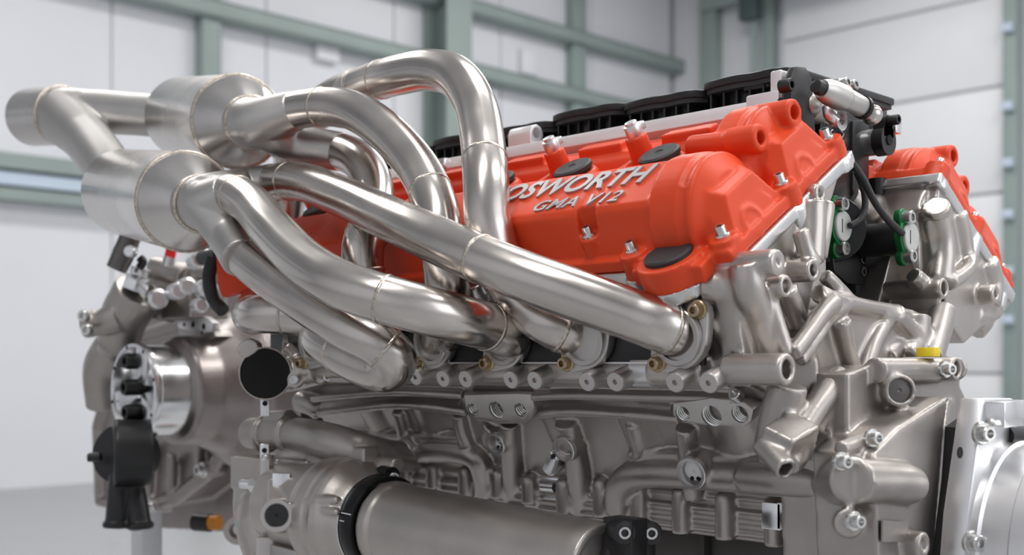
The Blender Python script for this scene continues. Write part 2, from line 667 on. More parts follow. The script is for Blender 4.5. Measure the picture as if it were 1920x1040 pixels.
pipe([(470, 352, 1.33), (510, 343, 1.29), (560, 340, 1.235), (640, 368, 1.14), (720, 405, 1.058), (800, 441, .992), (900, 485, .945),
      (1000, 524, .918), (1100, 560, .903), (1190, 592, .893), (1245, 612, .888), (1275, 623, .898), (1290, 629, .94)], [1.1, 1.75, 6.0, 10.2])
pipe([(392, 376, 1.195), (432, 364, 1.165), (468, 382, 1.13), (510, 430, 1.07), (570, 490, 1.01), (640, 533, .965), (720, 560, .945),
      (800, 582, .945), (870, 600, .962), (915, 613, .985), (945, 626, 1.0), (962, 634, 1.05)], [1.35, 6.0, 9.0])
pipe([(412, 425, 1.2), (455, 478, 1.15), (520, 529, 1.095), (590, 576, 1.05), (660, 618, 1.02), (712, 645, 1.01), (738, 672, 1.015), (726, 692, 1.03),
      (688, 684, 1.05), (640, 660, 1.075), (604, 637, 1.11), (610, 628, 1.16), (660, 640, 1.2)], [1.0, 5.3, 9.0, 10.0])
pipe([(500, 225, 1.28), (555, 207, 1.25), (610, 200, 1.22), (662, 208, 1.19), (722, 246, 1.145), (782, 312, 1.095), (815, 380, 1.055), (830, 450, 1.035),
      (838, 540, 1.035), (838, 600, 1.06), (828, 640, 1.11)], [1.0, 1.85, 5.7, 8.5])
pipe([(520, 262, 1.31), (580, 275, 1.295), (640, 285, 1.27), (684, 312, 1.21), (702, 362, 1.165), (694, 420, 1.125), (680, 470, 1.11), (688, 560, 1.115),
      (708, 640, 1.18)], [1.9, 5.5, 6.4])
pipe([(560, 225, 1.36), (630, 180, 1.31), (690, 157, 1.26), (745, 141, 1.20), (805, 131, 1.155), (855, 144, 1.12), (890, 195, 1.085), (905, 265, 1.05),
      (911, 340, 1.015), (916, 420, 1.002), (942, 505, 1.0), (990, 575, .985), (1045, 612, .972), (1085, 627, .98), (1112, 634, 1.0)], [1.75, 2.5, 7.5, 12.2])
pipe([(650, 636, 1.24), (605, 604, 1.20), (545, 590, 1.19), (498, 588, 1.2), (473, 590, 1.24), (474, 580, 1.32), (500, 530, 1.42), (530, 440, 1.46), (545, 340, 1.44),
      (540, 262, 1.37)], [2.2, 4.0])


def converter(near, far, rn, L_cone, label):
    near, far = PD(*near), PD(*far)
    a = (near - far).normalized()
    L = (near - far).length
    R = .053
    mb = MB()
    prof = [(0, -.012), (.030, -.012), (.036, -.010), (R - .006, -.001), (R, .008), (R, L - .004), (R + .0012, L - .003), (R + .0012, L - .001), (R, L), (0, L)]
    mb.lathe(prof, far, a, 64)
    o = mb.build('catalytic_converter', 'cat', EXH, angle=40)
    o['label'] = label
    c = MB().lathe([(0, -.001), (R - .0005, -.001), (R - .002, .004), (rn + .002, L_cone), (0, L_cone)], near, a, 64)
    c.build('cone', 'cat', o, angle=40)
    k = MB().lathe([(R - .002, -.002), (R + .0005, -.0015), (R + .0014, .0005), (R, .0022), (R - .002, .0022)], near, a, 64)
    k.build('weld_bead', 'weld', o, angle=None)
    n0 = near + a * L_cone
    n = MB().lathe([(0, -.004), (rn + .0005, -.004), (rn + .0018, .0), (rn + .0018, .008), (rn, .010), (0, .010)], n0, a, 48)
    n.build('neck_ring', 'steel_matte', o, angle=40)
    k = MB().lathe([(rn - .001, .008), (rn + .002, .0088), (rn + .0028, .0105), (rn + .002, .012), (rn - .001, .0128)], n0, a, 48)
    k.build('weld_bead', 'weld', o, angle=None)
    return n0 + a * .010, a


nl, al = converter((349, 378, 1.245), (232, 360, 1.46), .028, .044, 'fatter lower converter can, in front')
nu, au = converter((446, 228, 1.335), (345, 221, 1.56), .028, .044, 'upper converter can, behind')
# merge collectors
c = MB()
c.tube([nl - al * .01, nl + al * .02, PD(432, 364, 1.165)], [.027, .026, .0212], 32, 8)
c.tube([nl - al * .01, nl + al * .02, PD(430, 440, 1.17), PD(455, 485, 1.14)], [.027, .026, .022, .0212], 32, 8)
c.tube([nl - al * .01, nl + al * .015 + Vector((0, 0, .006)), PD(460, 352, 1.30), PD(512, 343, 1.288)], [.026, .025, .022, .0212], 32, 8)
cast('collector', c, 'steel_matte', EXH, .0015, 3)['label'] = 'satin grey three into one collector of the lower can'
c = MB()
c.tube([nu - au * .01, nu + au * .02, PD(555, 207, 1.25)], [.028, .027, .0212], 32, 8)
c.tube([nu - au * .01, nu + au * .02, PD(560, 268, 1.29), PD(640, 285, 1.27)], [.028, .026, .022, .0212], 32, 8)
c.tube([nu - au * .01, nu + au * .02, PD(600, 205, 1.335), PD(672, 163, 1.275)], [.027, .026, .022, .0212], 32, 8)
cast('collector', c, 'steel_matte', EXH, .0015, 3)['label'] = 'satin grey three into one collector of the upper can'
# Y pipe to the single outlet
fl, fu = PD(232, 360, 1.46), PD(345, 221, 1.56)
y0, y1 = PD(116, 217, 1.66), PD(62, 220, 1.72)
c = MB()
c.tube([fu - au * -.01, fu - au * .03, PD(255, 214, 1.62), PD(170, 210, 1.65), y0], [.027, .029, .029, .031, .040], 40, 10)
c.tube([fl - al * -.01, fl - al * .02, PD(205, 318, 1.52), PD(160, 258, 1.60), y0], [.027, .030, .031, .033, .040], 40, 10)
cast('y_pipe', c, 'steel_matte', EXH, .002, 4)['label'] = 'satin grey Y junction behind the two cans'
ax = (y1 - y0).normalized()
Ly = (y1 - y0).length
o = MB().lathe([(.036, -.004), (.0415, -.004), (.0415, Ly), (.040, Ly + .001), (.0385, Ly), (.036, 0)], y0, ax, 56).build('outlet_pipe', 'cat', EXH, angle=40)
MB().lathe([(.040, -.006), (.0425, -.004), (.0430, -.002), (.0425, .0), (.040, .001)], y0, ax, 56).build('weld_bead', 'weld', o, angle=None)

# port flanges with brass nuts
for i in range(6):
    x = -.095 * i
    yb = -.2455
    c0 = Vector((x + .0165, yb, 1.171))
    n = Vector((0, -1, -.12)).normalized()
    f = MB()
    pts = []
    for k in range(36):
        t = 2 * math.pi * k / 36
        # two-bolt diamond flange, ears down-left and up-right
        d = Vector((math.cos(t), 0, math.sin(t)))
        ear = abs(math.cos(t - math.radians(46)))
        rr = .0255 + .0085 * max(0, ear) ** 10
        pts.append(c0 + d * rr)
    f.prism(pts, n * .009)
    fo = f.build('port_flange', 'steel_matte', EXH, bevel=.001)
    for sgn in (-1, 1):
        q = c0 + Vector((sgn * math.cos(math.radians(46)), 0, sgn * math.sin(math.radians(46)))) * .0275 + n * .009
        hw('nut', 'flange_nut', 'brass', q, n, fo, .0052, .008, flange=True)
    MB().ring(c0 + n * .009, n, .0225, .018, .005, 36).build('weld_collar', 'steel_matte', fo)

# ================================================================== engine
ENG = thing('twelve_cylinder_engine', (-.25, 0, .90), 'V twelve engine with orange-red cam covers and bare cast aluminium block', 'engine')
XF, XR = .062, -.575          # front and rear end of the heads
BORES = [-.0 - .095 * i for i in range(6)]


def bprism(mb, poly, x0, x1, side=-1):
    return mb.prism([BK(x0, u, v, side) for (u, v) in poly], X1 * (x1 - x0))


# ---------------------------------------------------------------- cam covers
def cover_casting(side):
    c = MB()
    top = [(.092, .312), (.089, .326), (.080, .356), (.076, .360), (.030, .372), (.020, .368), (.014, .345), (-.034, .345), (-.040, .354),
           (-.048, .358), (-.076, .352), (-.090, .330), (-.093, .312)]
    notch = [(.092, .312), (.089, .326), (.076, .328), (.0735, .3600)] + top[4:]
    xs = XR + .012
    for k in range(5, -1, -1):
        xn = (-.075 - .098 * k) if k >= 0 else None
        bprism(c, top, xs, xn - .010, side)
        bprism(c, notch, xn - .012, xn + .012, side)
        c.cyl(BK(xn, .084, .312, side), BK(xn, .084, .338, side), .0085, 20)
        xs = xn + .010
    bprism(c, top, xs, .012, side)
    # base flange
    bprism(c, [(.096, .309), (.096, .320), (-.098, .320), (-.098, .309)], XR, XF, side)
    # front towers over the cam noses
    for (u0, R, xa, xb) in ((.042, .050, -.008, .028), (-.047, .050, -.004, .026)):
        o = BK(0, u0, .326, side)
        c.lathe([(0, xa), (R, xa), (R, xb - .010), (R - .002, xb - .008), (R - .003, xb - .004), (R - .001, xb), (R - .003, xb + .003), (R - .016, xb + .012), (0, xb + .012)], o, X1, 48)
        # faceted nose running down to the flange
        P = []
        for (du, dv, xx) in ((-.034, .0, xb), (.034, .0, xb), (.030, .030, xb), (-.030, .030, xb)):
            P.append((u0 + du, .318 + dv, xx))
        q = [BK(XF - .002, u0 - .040, .312, side), BK(XF - .002, u0 + .040, .312, side), BK(.01, u0 + .048, .312, side), BK(.01, u0 - .048, .312, side),
             BK(XF - .012, u0 - .022, .350, side), BK(XF - .012, u0 + .020, .350, side), BK(.02, u0 + .030, .366, side), BK(.02, u0 - .030, .366, side)]
        c.hull8(q)
        q = [BK(XF - .001, u0 - .030, .314, side), BK(XF - .001, u0 + .030, .314, side), BK(.0, u0 + .030, .314, side), BK(.0, u0 - .030, .314, side),
             BK(XF - .008, u0 - .016, .336, side), BK(XF - .008, u0 + .016, .336, side), BK(.0, u0 + .016, .36, side), BK(.0, u0 - .016, .36, side)]
        c.hull8(q)
        # raised crescent round the sensor seat low on the nose
        c.lathe([(0, -.03), (.0175, -.03), (.0165, -.004), (.0130, .003), (.0095, .004), (.0085, .002), (0, .002)], BK(XF - .006, u0 + .010, .322, side), X1 + UV_V(side) * .30, 32)
    # breather tubes lying between the towers, open to the front
    a = BK(-.030, -.022, .362, side)
    b = BK(.042, -.016, .362, side)
    c.cyl(a, b - X1 * .02, .009)
    c.cup(b, X1, .0115, .03, .0055, .02)
    b = BK(.040, -.062, .362, side)
    c.cup(b + X1 * .008, X1, .0115, .04, .006, .02)
    # coil seats, ribs and posts in the centre valley
    for k in range(6):
        xc = -.05 - .098 * k
        c.lathe([(0, 0), (.023, 0), (.0215, .032), (.019, .036), (0, .036)], BK(xc, -.004, .325, side), UV_V(side), 36)
        xm = xc - .049
        bprism(c, [(.030, .345), (-.042, .345), (-.042, .356), (.030, .360)], xm - .004, xm + .004, side)
        c.cyl(BK(xm + .010, -.030, .335, side), BK(xm + .010, -.030, .377, side), .0115, 24, .0098)
        # stepped wall above the intake side
        bprism(c, [(-.045, .345), (-.068, .345), (-.066, .364), (-.050, .366)], xc - .030, xc + .022, side)
    # long raised land on the intake side
    bprism(c, [(-.070, .340), (-.088, .335), (-.086, .350), (-.072, .356)], XR + .03, -.02, side)
    # screw bosses along the exhaust edge
    for (xb, ub) in ((-.028, .094), (.050, .082), (.054, -.004), (.052, -.088), (-.02, -.096)):
        c.cyl(BK(xb, ub, .303, side), BK(xb, ub, .326, side), .012, 24)
    # ear with the round cover plug at the front exhaust corner
    c.cyl(BK(.010, .100, .302, side), BK(.010, .100, .322, side), .027, 40)
    bprism(c, [(.06, .304), (.112, .304), (.112, .318), (.06, .320)], -.022, .045, side)
    return c


CAPS = []


def cam_cover(side, label):
    o = cast('cam_cover', cover_casting(side), 'red', ENG, .0016, 3)
    o['label'] = label
    vv = UV_V(side)
    for k in range(6):
        xc = -.05 - .098 * k
        r = .0182
        MB().lathe([(0, -.004), (r - .003, -.004), (r, 0), (r, .003), (r - .002, .0045), (.004, .0045), (.0035, .0038), (0, .0038)], BK(xc, -.004, .364, side), vv, 40).build('coil_cap', 'rubber', o)
    MB().lathe([(0, -.002), (.0195, -.002), (.0195, .002), (.018, .0032), (0, .0032)], BK(.010, .100, .323, side), vv, 40).build('round_plug', 'rubber', o)
    for xb in [-.075 - .098 * k for k in range(6)]:
        hw('screw', 'cover_screw', 'bolt', BK(xb, .084, .338, side), vv, o, .0042, .009, flange=True)
    for (xb, ub) in ((-.028, .094), (.050, .082), (.054, -.004), (.052, -.088)):
        hw('screw', 'cover_screw', 'bolt', BK(xb, ub, .326, side), vv, o, .0042, .009, flange=True)
    for k in range(5):
        xm = -.05 - .098 * k - .049 + .010
        t = MB()
        p = BK(xm, -.030, .377, side)
        t.cyl(p - vv * .002, p + vv * .010, .0075, 20)
        t.box(p + vv * .005 - UV_U(side) * .006, (.010, .012, .007), X1, UV_U(side), vv)
        t.cyl(p + vv * .010, p + vv * .013, .0055, 20)
        t.build('rail_clamp', 'alu_sat', o, bevel=.0006)
    return o


CL = cam_cover(-1, 'near orange-red cam cover with silver lettering')
CR = cam_cover(1, 'far orange-red cam cover')


# raised lettering on the slanted shoulder
def lettering(txt, x0, x1, u, v, size, ext):
    cu = bpy.data.curves.new('lettering', 'FONT')
    cu.body = txt
    cu.size = 1
    cu.extrude = .035
    cu.offset = .026 if len(txt) > 7 else .010
    cu.shear = .32
    cu.resolution_u = 4
    cu.space_character = 1.0 if len(txt) > 7 else 1.08
    t = bpy.data.objects.new('tmp', cu)
    COL.objects.link(t)
    dg = bpy.context.evaluated_depsgraph_get()
    me = bpy.data.meshes.new_from_object(t.evaluated_get(dg))
    bpy.data.objects.remove(t)
    xs = [q.co.x for q in me.vertices]
    ys = [q.co.y for q in me.vertices]
    lo, hi, yl, yh = min(xs), max(xs), min(ys), max(ys)
    e_u = (BK(0, .030, .372) - BK(0, .076, .360)).normalized()
    e_n = X1.cross(e_u).normalized()
    if e_n.z < 0:
        e_n = -e_n
    o0 = BK(0, u, v)
    for q in me.vertices:
        a = (q.co.x - lo) / (hi - lo)
        b = (q.co.y - yl) / (yh - yl)
        q.co = o0 + X1 * (x0 + (x1 - x0) * a) + e_u * (size * b) + e_n * (.0004 + q.co.z * ext)
    o = place('lettering', me, 'letter', CL, 30)
    return o


lettering('COSWORTH', -.215, -.022, .0545, .3656, .0215, .04)
lettering('GMA V12', -.137, -.041, .0735, .3606, .0125, .035)

# ---------------------------------------------------------------- bright base frame under each cover
for side in (-1, 1):
    b = MB()
    bprism(b, [(.098, .298), (.098, .309), (-.100, .309), (-.100, .298)], XR - .002, XF + .003, side)
    b.cyl(BK(.010, .100, .292, side), BK(.010, .100, .303, side), .0275, 36)
    for (xb, ub) in ((-.028, .096), (.052, .082), (.056, -.004), (.055, -.088), (-.02, -.098)):
        b.cyl(BK(xb, ub, .280 if ub > -.05 else .296, side), BK(xb, ub, .306, side), .0120, 24)
    for xb in (-.125, -.22, -.315, -.41, -.505):
        b.cyl(BK(xb, .097, .290, side), BK(xb, .097, .309, side), .011, 24)
    cast('cover_base', b, 'gasket_alu', ENG, .0016, 2)

# ---------------------------------------------------------------- cylinder heads
def head(side):
    c = MB()
    bprism(c, [(.092, .300), (.096, .288), (.104, .272), (.122, .244), (.126, .226), (-.03, .226), (-.055, .268), (-.078, .300)] if side < 0 else [(.096, .300), (.084, .27), (.062, .250), (.03, .205), (-.085, .226), (-.094, .25), (-.094, .300)], XR, XF - .012, side)
    # gallery rail low on the exhaust side
    if side < 0:
        c.cyl(BK(XR + .02, .128, .236, side), BK(.030, .128, .236, side), .0118, 24)
        c.cyl(BK(XR + .02, .124, .226, side), BK(.045, .124, .226, side), .008, 16)
    # port pads
    for x in BORES if side < 0 else []:
        c.cyl(BK(x + .0165, .085, .262, side), Vector((x + .0165, side * .2405, 1.171)), .026, 28)
    # front wall with ribs and bosses
    if side > 0:
        bprism(c, [(.100, .302), (.086, .27), (.064, .252), (.03, .203), (-.05, .205), (-.08, .25), (-.094, .302)], XF - .02, XF, side)
        return c
    bprism(c, [(.100, .302), (.118, .262), (.126, .222), (.112, .205), (.05, .205), (.030, .223), (-.010, .258), (-.045, .282), (-.078, .300)], XF - .02, XF, side)
    return c


h = head(-1)
U, V = UV_U(-1), UV_V(-1)
# near head: front end bosses and ribs
def fboss(mb, px, py, X, R, h_, r, dep=.02):
    mb.cup(PX(px, py, X), X1, R, h_, r, dep)


def frib(mb, pts, r):
    mb.tube([PX(p[0], p[1], p[2] + .008) for p in pts], r, 14, 6)


fboss(h, 1460, 492, .094, .0102, .05, .003, .004)
fboss(h, 1476, 536, .090, .0090, .05, .0050)
fboss(h, 1528, 506, .086, .0090, .05, .0048)
fboss(h, 1541, 362, .070, .0085, .03, .0035, .006)
fboss(h, 1478, 692, .105, .0118, .052, .0068)
h.cyl(BK(.03, .10, .295), BK(.06, .085, .285), .014)
frib(h, [(1500, 430, .066), (1512, 470, .068), (1528, 500, .072)], .007)
frib(h, [(1522, 380, .056), (1521, 430, .058), (1517, 490, .06)], .012)
frib(h, [(1548, 380, .054), (1540, 440, .056), (1533, 480, .06)], .008)
frib(h, [(1400, 500, .062), (1405, 540, .064), (1425, 600, .060), (1450, 672, .062)], [.013, .012, .012, .012])
frib(h, [(1434, 530, .066), (1452, 590, .070), (1476, 665, .076)], .0062)
frib(h, [(1476, 540, .066), (1490, 580, .062), (1500, 610, .060)], .008)
frib(h, [(1378, 520, .040), (1390, 560, .042), (1405, 620, .044), (1425, 690, .048)], .012)
cast('cylinder_head', h, 'cast_light', ENG, .0018, 4)['label'] = 'near cast aluminium cylinder head under the exhaust ports'

h = head(1)
fboss(h, 1772, 540, .085, .0098, .06, .0060)
fboss(h, 1770, 570, .083, .0085, .05, .0052)
fboss(h, 1869, 551, .080, .0098, .06, .004, .008)
fboss(h, 1816, 428, .066, .0095, .03, .003, .004)
frib(h, [(1755, 385, .062), (1757, 400, .06)], .013)
frib(h, [(1757, 395, .058), (1768, 460, .058), (1762, 530, .06)], [.010, .011, .012])
frib(h, [(1738, 390, .05), (1745, 440, .05), (1755, 470, .05)], .009)
frib(h, [(1790, 400, .05), (1800, 450, .05), (1806, 500, .05)], .012)
frib(h, [(1818, 480, .056), (1815, 500, .06), (1780, 530, .068)], .008)
frib(h, [(1845, 490, .05), (1855, 530, .05), (1850, 570, .05)], .014)
frib(h, [(1722, 470, .03), (1728, 500, .035), (1738, 530, .04)], .009)
frib(h, [(1712, 515, .055), (1735, 535, .058), (1760, 550, .06)], .008)
frib(h, [(1822, 590, .045), (1842, 600, .04), (1826, 620, .035)], .012)
cast('cylinder_head', h, 'cast_light', ENG, .0018, 4)['label'] = 'far cast aluminium cylinder head, front end in view'

# buttons (screw plugs) along the rail of the near head
HL = [o for o in ENG.children if o.name.startswith('cylinder_head')][0]
bn = (PY(1327, 717, -.262) - PY(1327, 717, -.232)).normalized()
bn = (UV_U(-1) * .75 + X1 * .10 + Vector((0, -.6, .05))).normalized()
for (px, py) in ((778, 707), (830, 710), (872, 711), (957, 712), (1002, 713), (1100, 716), (1153, 716), (1265, 717), (1328, 718)):
    p = PY(px, py, -.262)
    k = MB().lathe([(0, -.022), (.0085, -.022), (.0085, -.002), (.0075, 0), (.0022, 0), (.0022, -.003), (0, -.003)], p, bn, 24)
    k.build('screw_plug', 'cast_flat', HL)
rx = PY(1205, 708, -.24).x
k = MB().cyl(BK(rx - .009, .128, .236), BK(rx + .009, .128, .236), .0133, 28)
k.build('sealing_tape', 'alu_sat', HL)
# black port gasket plate and the bright lip of its shield
g = MB()
g.box((-.262, -.2425, 1.165), (.59, .004, .034))
g.build('port_gasket', 'black', ENG, bevel=.0008)
for i in range(6):
    xa = -.095 * i
    MB().box((xa - .040, -.2455, 1.1500), (.078, .003, .0013)).build('shield_lip', 'alu_sat', ENG)
# machined ledges under the cover on the exhaust side

# ---------------------------------------------------------------- engine block
c = MB()
prof = []
for (u, v) in ((.122, .230), (.112, .205), (.100, .185), (.097, .09), (.100, .072)):
    p = BK(0, u, v)
    prof.append((p.y, p.z))
prof += [(-.125, 1.005), (-.122, .998), (-.09, .996)]
full = prof + [(.09, .996), (.118, .998), (.12, 1.0), (.112, 1.10), (.118, 1.15), (.065, 1.17), (0, 1.12), (-.065, 1.17)]
c.prism([Vector((XR, y, z)) for (y, z) in full], X1 * (.062 - XR))
WU = .100
# decks carrying the two heads
c.prism([Vector((XR, y, z)) for (y, z) in ((.112, 1.12), (.137, 1.172), (.052, 1.254), (.02, 1.19), (0, 1.12))], X1 * (.030 - XR))
d1, d2 = BK(0, .118, .232), BK(0, -.028, .232)
c.prism([Vector((XR, y, z)) for (y, z) in ((d1.y, d1.z), (d2.y, d2.z), (-.03, 1.15), (-.10, 1.10))], X1 * (.045 - XR))
# bore barrels showing through the wall
for x in BORES:
    a = BK(x + .004, .060, .118)
    c.lathe([(0, 0), (.034, 0), (.043, .010), (.045, .020), (.045, .078), (0, .078)], a, UV_V(-1), 32)


def wr_(pts, r, u=WU):
    c.tube([PU(px, py, uu if (uu := (q[0] if q else u)) is not None else u) for (px, py, *q) in pts], r, 16, 6)


# upper twin ribs on the wall
wr_([(585, 748), (650, 741), (742, 735), (868, 741)], .0042, .118)
wr_([(598, 776), (660, 768), (735, 760), (800, 762), (875, 772)], .0046, .115)
wr_([(600, 762), (700, 752), (800, 750), (870, 756)], .0075, .104)
wr_([(998, 744), (1060, 741), (1200, 744), (1300, 746), (1385, 752)], .0042, .118)
wr_([(1008, 778), (1060, 772), (1160, 776), (1275, 786)], .0046, .115)
wr_([(1020, 762), (1100, 757), (1200, 760), (1270, 766)], .0080, .104)
wr_([(560, 752), (585, 760), (600, 770)], .012, .110)
# coolant galleries
wr_([(650, 846), (720, 846), (800, 846), (862, 848), (893, 858), (906, 885), (910, 930)], .0125, .106)
wr_([(1560, 905), (1450, 897), (1330, 890), (1230, 886), (1185, 892), (1163, 915), (1160, 955)], .0135, .110)
c.tube([PU(1400, 894, .112), PU(1470, 899, .118), PY(1540, 903, -.165), PX(1600, 903, .10), PX(1640, 903, .14)], .0140, 20, 6)
wr_([(640, 818), (760, 818), (870, 822)], .005, .104)
wr_([(1180, 852), (1300, 856), (1440, 868)], .005, .104)
# slanted oil columns
for pts, r in (([(955, 790), (958, 850), (962, 935)], .0105), ([(1062, 790), (1078, 850), (1090, 945)], .0115), ([(745, 770), (760, 830), (766, 870)], .007),
               ([(1285, 800), (1292, 850), (1300, 930)], .009), ([(860, 775), (868, 810), (880, 840)], .008), ([(1185, 795), (1195, 830), (1205, 860)], .006),
               ([(925, 795), (920, 815), (925, 830)], .010)):
    wr_(pts, r, .104)
for (px, py, r) in ((905, 925, .0145), (962, 935, .0125), (1091, 942, .0130), (1160, 952, .0155)):
    p = PU(px, py, .104)
    c.cyl(p - UV_V(-1) * .010, p + UV_V(-1) * .006, r, 24)
# main bearing bolt columns with round heads
for (px, y0, y1) in ((760, 880, 912), (812, 880, 918), (873, 886, 930), (935, 890, 935), (993, 902, 945), (1058, 908, 965), (1128, 908, 970), (1198, 912, 985), (1277, 925, 1000),
                     (1359, 935, 1012), (1452, 948, 1025), (1550, 958, 1040)):
    a = PY(px, y0, -.137)
    b = PY(px, y1, -.137)
    c.cyl(a, b, .0085, 20)
    c.ball(a, .0085, 16)
# horizontal rails of the crankcase joint
for (z, r, yy) in ((1.034, .0045, -.130), (1.0225, .0040, -.131), (1.0140, .0036, -.131), (1.0060, .0040, -.130), (1.0435, .0035, -.128)):
    c.cyl((XR + .06, yy, z), (.06, yy, z), r, 14)
c.box((-.25, -.126, 1.028), (.62, .010, .006))
# raised pads round the core plugs
PLUGS = [(757, 842, .0112, .120, .55), (929, 832, .0115, .118, .0), (1057, 842, .0120, .118, .0), (1296, 887, .0135, .126, .9)]
for (px, py, R, u, k) in PLUGS:
    p = PU(px, py, u)
    n = (UV_U(-1) * (1 - .5 * k) + Vector((.12, -.85, 0)) * .8).normalized()
    c.cup(p, n, R, .030, R * .74, .008)
# little twin-hole ear
p = PU(1035, 866, .112)
# front face of the block: flared wall, ridges, lattice of the timing case
c.prism([PX(x, y, .062) for (x, y) in ((1462, 690), (1510, 610), (1560, 565), (1610, 575), (1680, 590), (1745, 660), (1800, 690), (1800, 1100), (1575, 1100), (1560, 880), (1475, 800))], X1 * -.012)
c.prism([PX(x, y, .078) for (x, y) in ((1500, 690), (1545, 600), (1580, 585), (1680, 600), (1735, 670), (1800, 700), (1800, 1100), (1590, 1100), (1575, 880), (1510, 820))], X1 * -.03)


def fr(pts, r):
    c.tube([PX(*p) for p in pts], r, 14, 6)


fr([(1486, 664, .088), (1515, 625, .088), (1545, 583, .088), (1562, 566, .086)], [.0068, .0070, .0070, .009])
fr([(1500, 678, .084), (1530, 636, .084), (1560, 592, .084), (1592, 572, .084)], .0050)
fr([(1532, 548, .078), (1560, 562, .08), (1590, 570, .08), (1640, 580, .078), (1680, 586, .074)], .0075)
fr([(1545, 515, .070), (1568, 538, .074), (1588, 560, .076), (1597, 574, .076)], .0065)
fr([(1575, 600, .084), (1585, 650, .082), (1600, 700, .082), (1606, 720, .082)], [.009, .008, .008, .009])
fr([(1662, 600, .078), (1640, 640, .080), (1620, 700, .084)], .0075)
fr([(1672, 590, .076), (1700, 620, .078), (1735, 662, .082)], [.012, .010, .010])
fr([(1655, 590, .080), (1690, 600, .080), (1722, 640, .082), (1738, 668, .082)], .006)
fr([(1720, 590, .078), (1716, 630, .078), (1700, 672, .08)], .012)
fr([(1768, 580, .080), (1758, 620, .084), (1742, 672, .09)], .0125)
fr([(1700, 585, .070), (1690, 620, .070), (1660, 672, .075)], .010)
fr([(1600, 585, .06), (1630, 620, .062), (1640, 680, .066)], .012)
fr([(1478, 720, .088), (1462, 780, .080), (1450, 840, .07)], .015)
fr([(1500, 812, .098), (1530, 765, .098), (1562, 722, .098), (1575, 700, .095)], [.009, .0095, .0095, .008])
fr([(1530, 806, .100), (1555, 770, .100), (1578, 740, .098)], .0055)
fr([(1470, 800, .090), (1490, 850, .10), (1480, 872, .105)], [.014, .011, .008])
c.cup(PX(1476, 882, .112), (X1 * .8 - Z1 * .5 - Y1 * .3), .0085, .034, .0056, .02)
q = PX(1478, 830, .098)
c.box(q, (.026, .034, .030), Vector((.9, .1, -.4)).normalized(), Vector((.1, .9, .3)).normalized(), Vector((.4, -.3, .9)).normalized())
c.box(PX(1560, 815, .08), (.05, .09, .035))
c.cyl(PX(1475, 690, .02), PX(1475, 690, .07), .024)
blk = cast('engine_block', c, 'cast', ENG, .0020, 5)
blk['label'] = 'bare cast aluminium cylinder block'
sp = MB()
sp.prism([Vector((XR + .02, y, z)) for (y, z) in ((-.092, .998), (-.088, .95), (-.075, .90), (.075, .90), (.088, .95), (.092, .998))], X1 * .60)
for px in (1316, 1505):
    q = PY(px, 1030, -.10)
    sp.box((q.x, -.092, .955), (.008, .02, .08))
sp = sp.build('sump', 'sump', ENG, bevel=.003)
# plugs seated in the wall
for i, (px, py, R, u, k) in enumerate(PLUGS):
    p = PU(px, py, u)
    n = (UV_U(-1) * (1 - .5 * k) + Vector((.12, -.85, 0)) * .8).normalized()
    ring = MB().lathe([(R * .76, -.006), (R * 1.0, -.004), (R * 1.03, .0008), (R * .98, .0016), (R * .80, .0016), (R * .74, -.0005)], p, n, 32)
    ro = ring.build('plug_seat', 'alu_sat', blk)
    m = 'white_line' if k > .3 else 'bolt'
    pl = MB().lathe([(0, -.009), (R * .75, -.009), (R * .75, -.0055), (.0016, -.0050), (.0014, -.0065), (0, -.0065)], p, n, 28)
    pl.build('core_plug', m, ro)
    _, e1, e2 = frame(n)
    for s in (-1, 1):
        hw('spanner_hole', 'spanner_hole', 'void', p - n * .0055 + e1 * (s * R * .22) - e2 * (-R * .45 if e2.z < 0 else R * .45), n, ro, R * .13, .0012, socket=False)
# twin-hole ear between the plugs
e = MB()
pA, pB = PU(1040, 853, .120), PU(1030, 878, .120)
nE = (UV_U(-1) + Vector((.1, -.7, 0))).normalized()
e.tube([pA, (pA + pB) / 2, pB], [.0052, .0065, .0070], 20, 6)
e.lathe([(0, -.02), (.0078, -.02), (.0078, 0), (.0070, .001), (0, .001)], pB, nE, 24)
e.lathe([(0, -.02), (.0060, -.02), (.0060, 0), (.0054, .001), (0, .001)], pA, nE, 24)
ear = cast('twin_hole_ear', e, 'alu_sat', blk, .0008, 2)
carve(ear, MB().cyl(pB - nE * .010, pB + nE * .006, .0040, 20).cyl(pA - nE * .010, pA + nE * .006, .0022, 16))

# mounting pads with three threaded holes
def pad(corners, holes, u):
    n = Vector((.05, -.93, -.36)).normalized()
    pts = [PU(px, py, u) for (px, py) in corners]
    cen = sum(pts, Vector()) / len(pts)
    pts = [q - n * (q - cen).dot(n) for q in pts]
    o = MB().prism([q - n * .016 for q in pts], n * .016).build('mounting_pad', 'cast_flat', blk, bevel=.0012)
    cut = MB()
    for (px, py, r) in holes:
        q = PU(px, py, u)
        q = q - n * (q - cen).dot(n)
        cut.cyl(q - n * .013, q + n * .01, r, 24)
    carve(o, cut)
    for (px, py, r) in holes:
        q = PU(px, py, u)
        q = q - n * (q - cen).dot(n)
        for j in range(4):
            MB().lathe([(r * .86, -.0004), (r * 1.01, -.0012), (r * 1.01, .0012), (r * .86, .0004)], q - n * (.003 + .0024 * j), n, 24).build('thread', 'bolt', o)


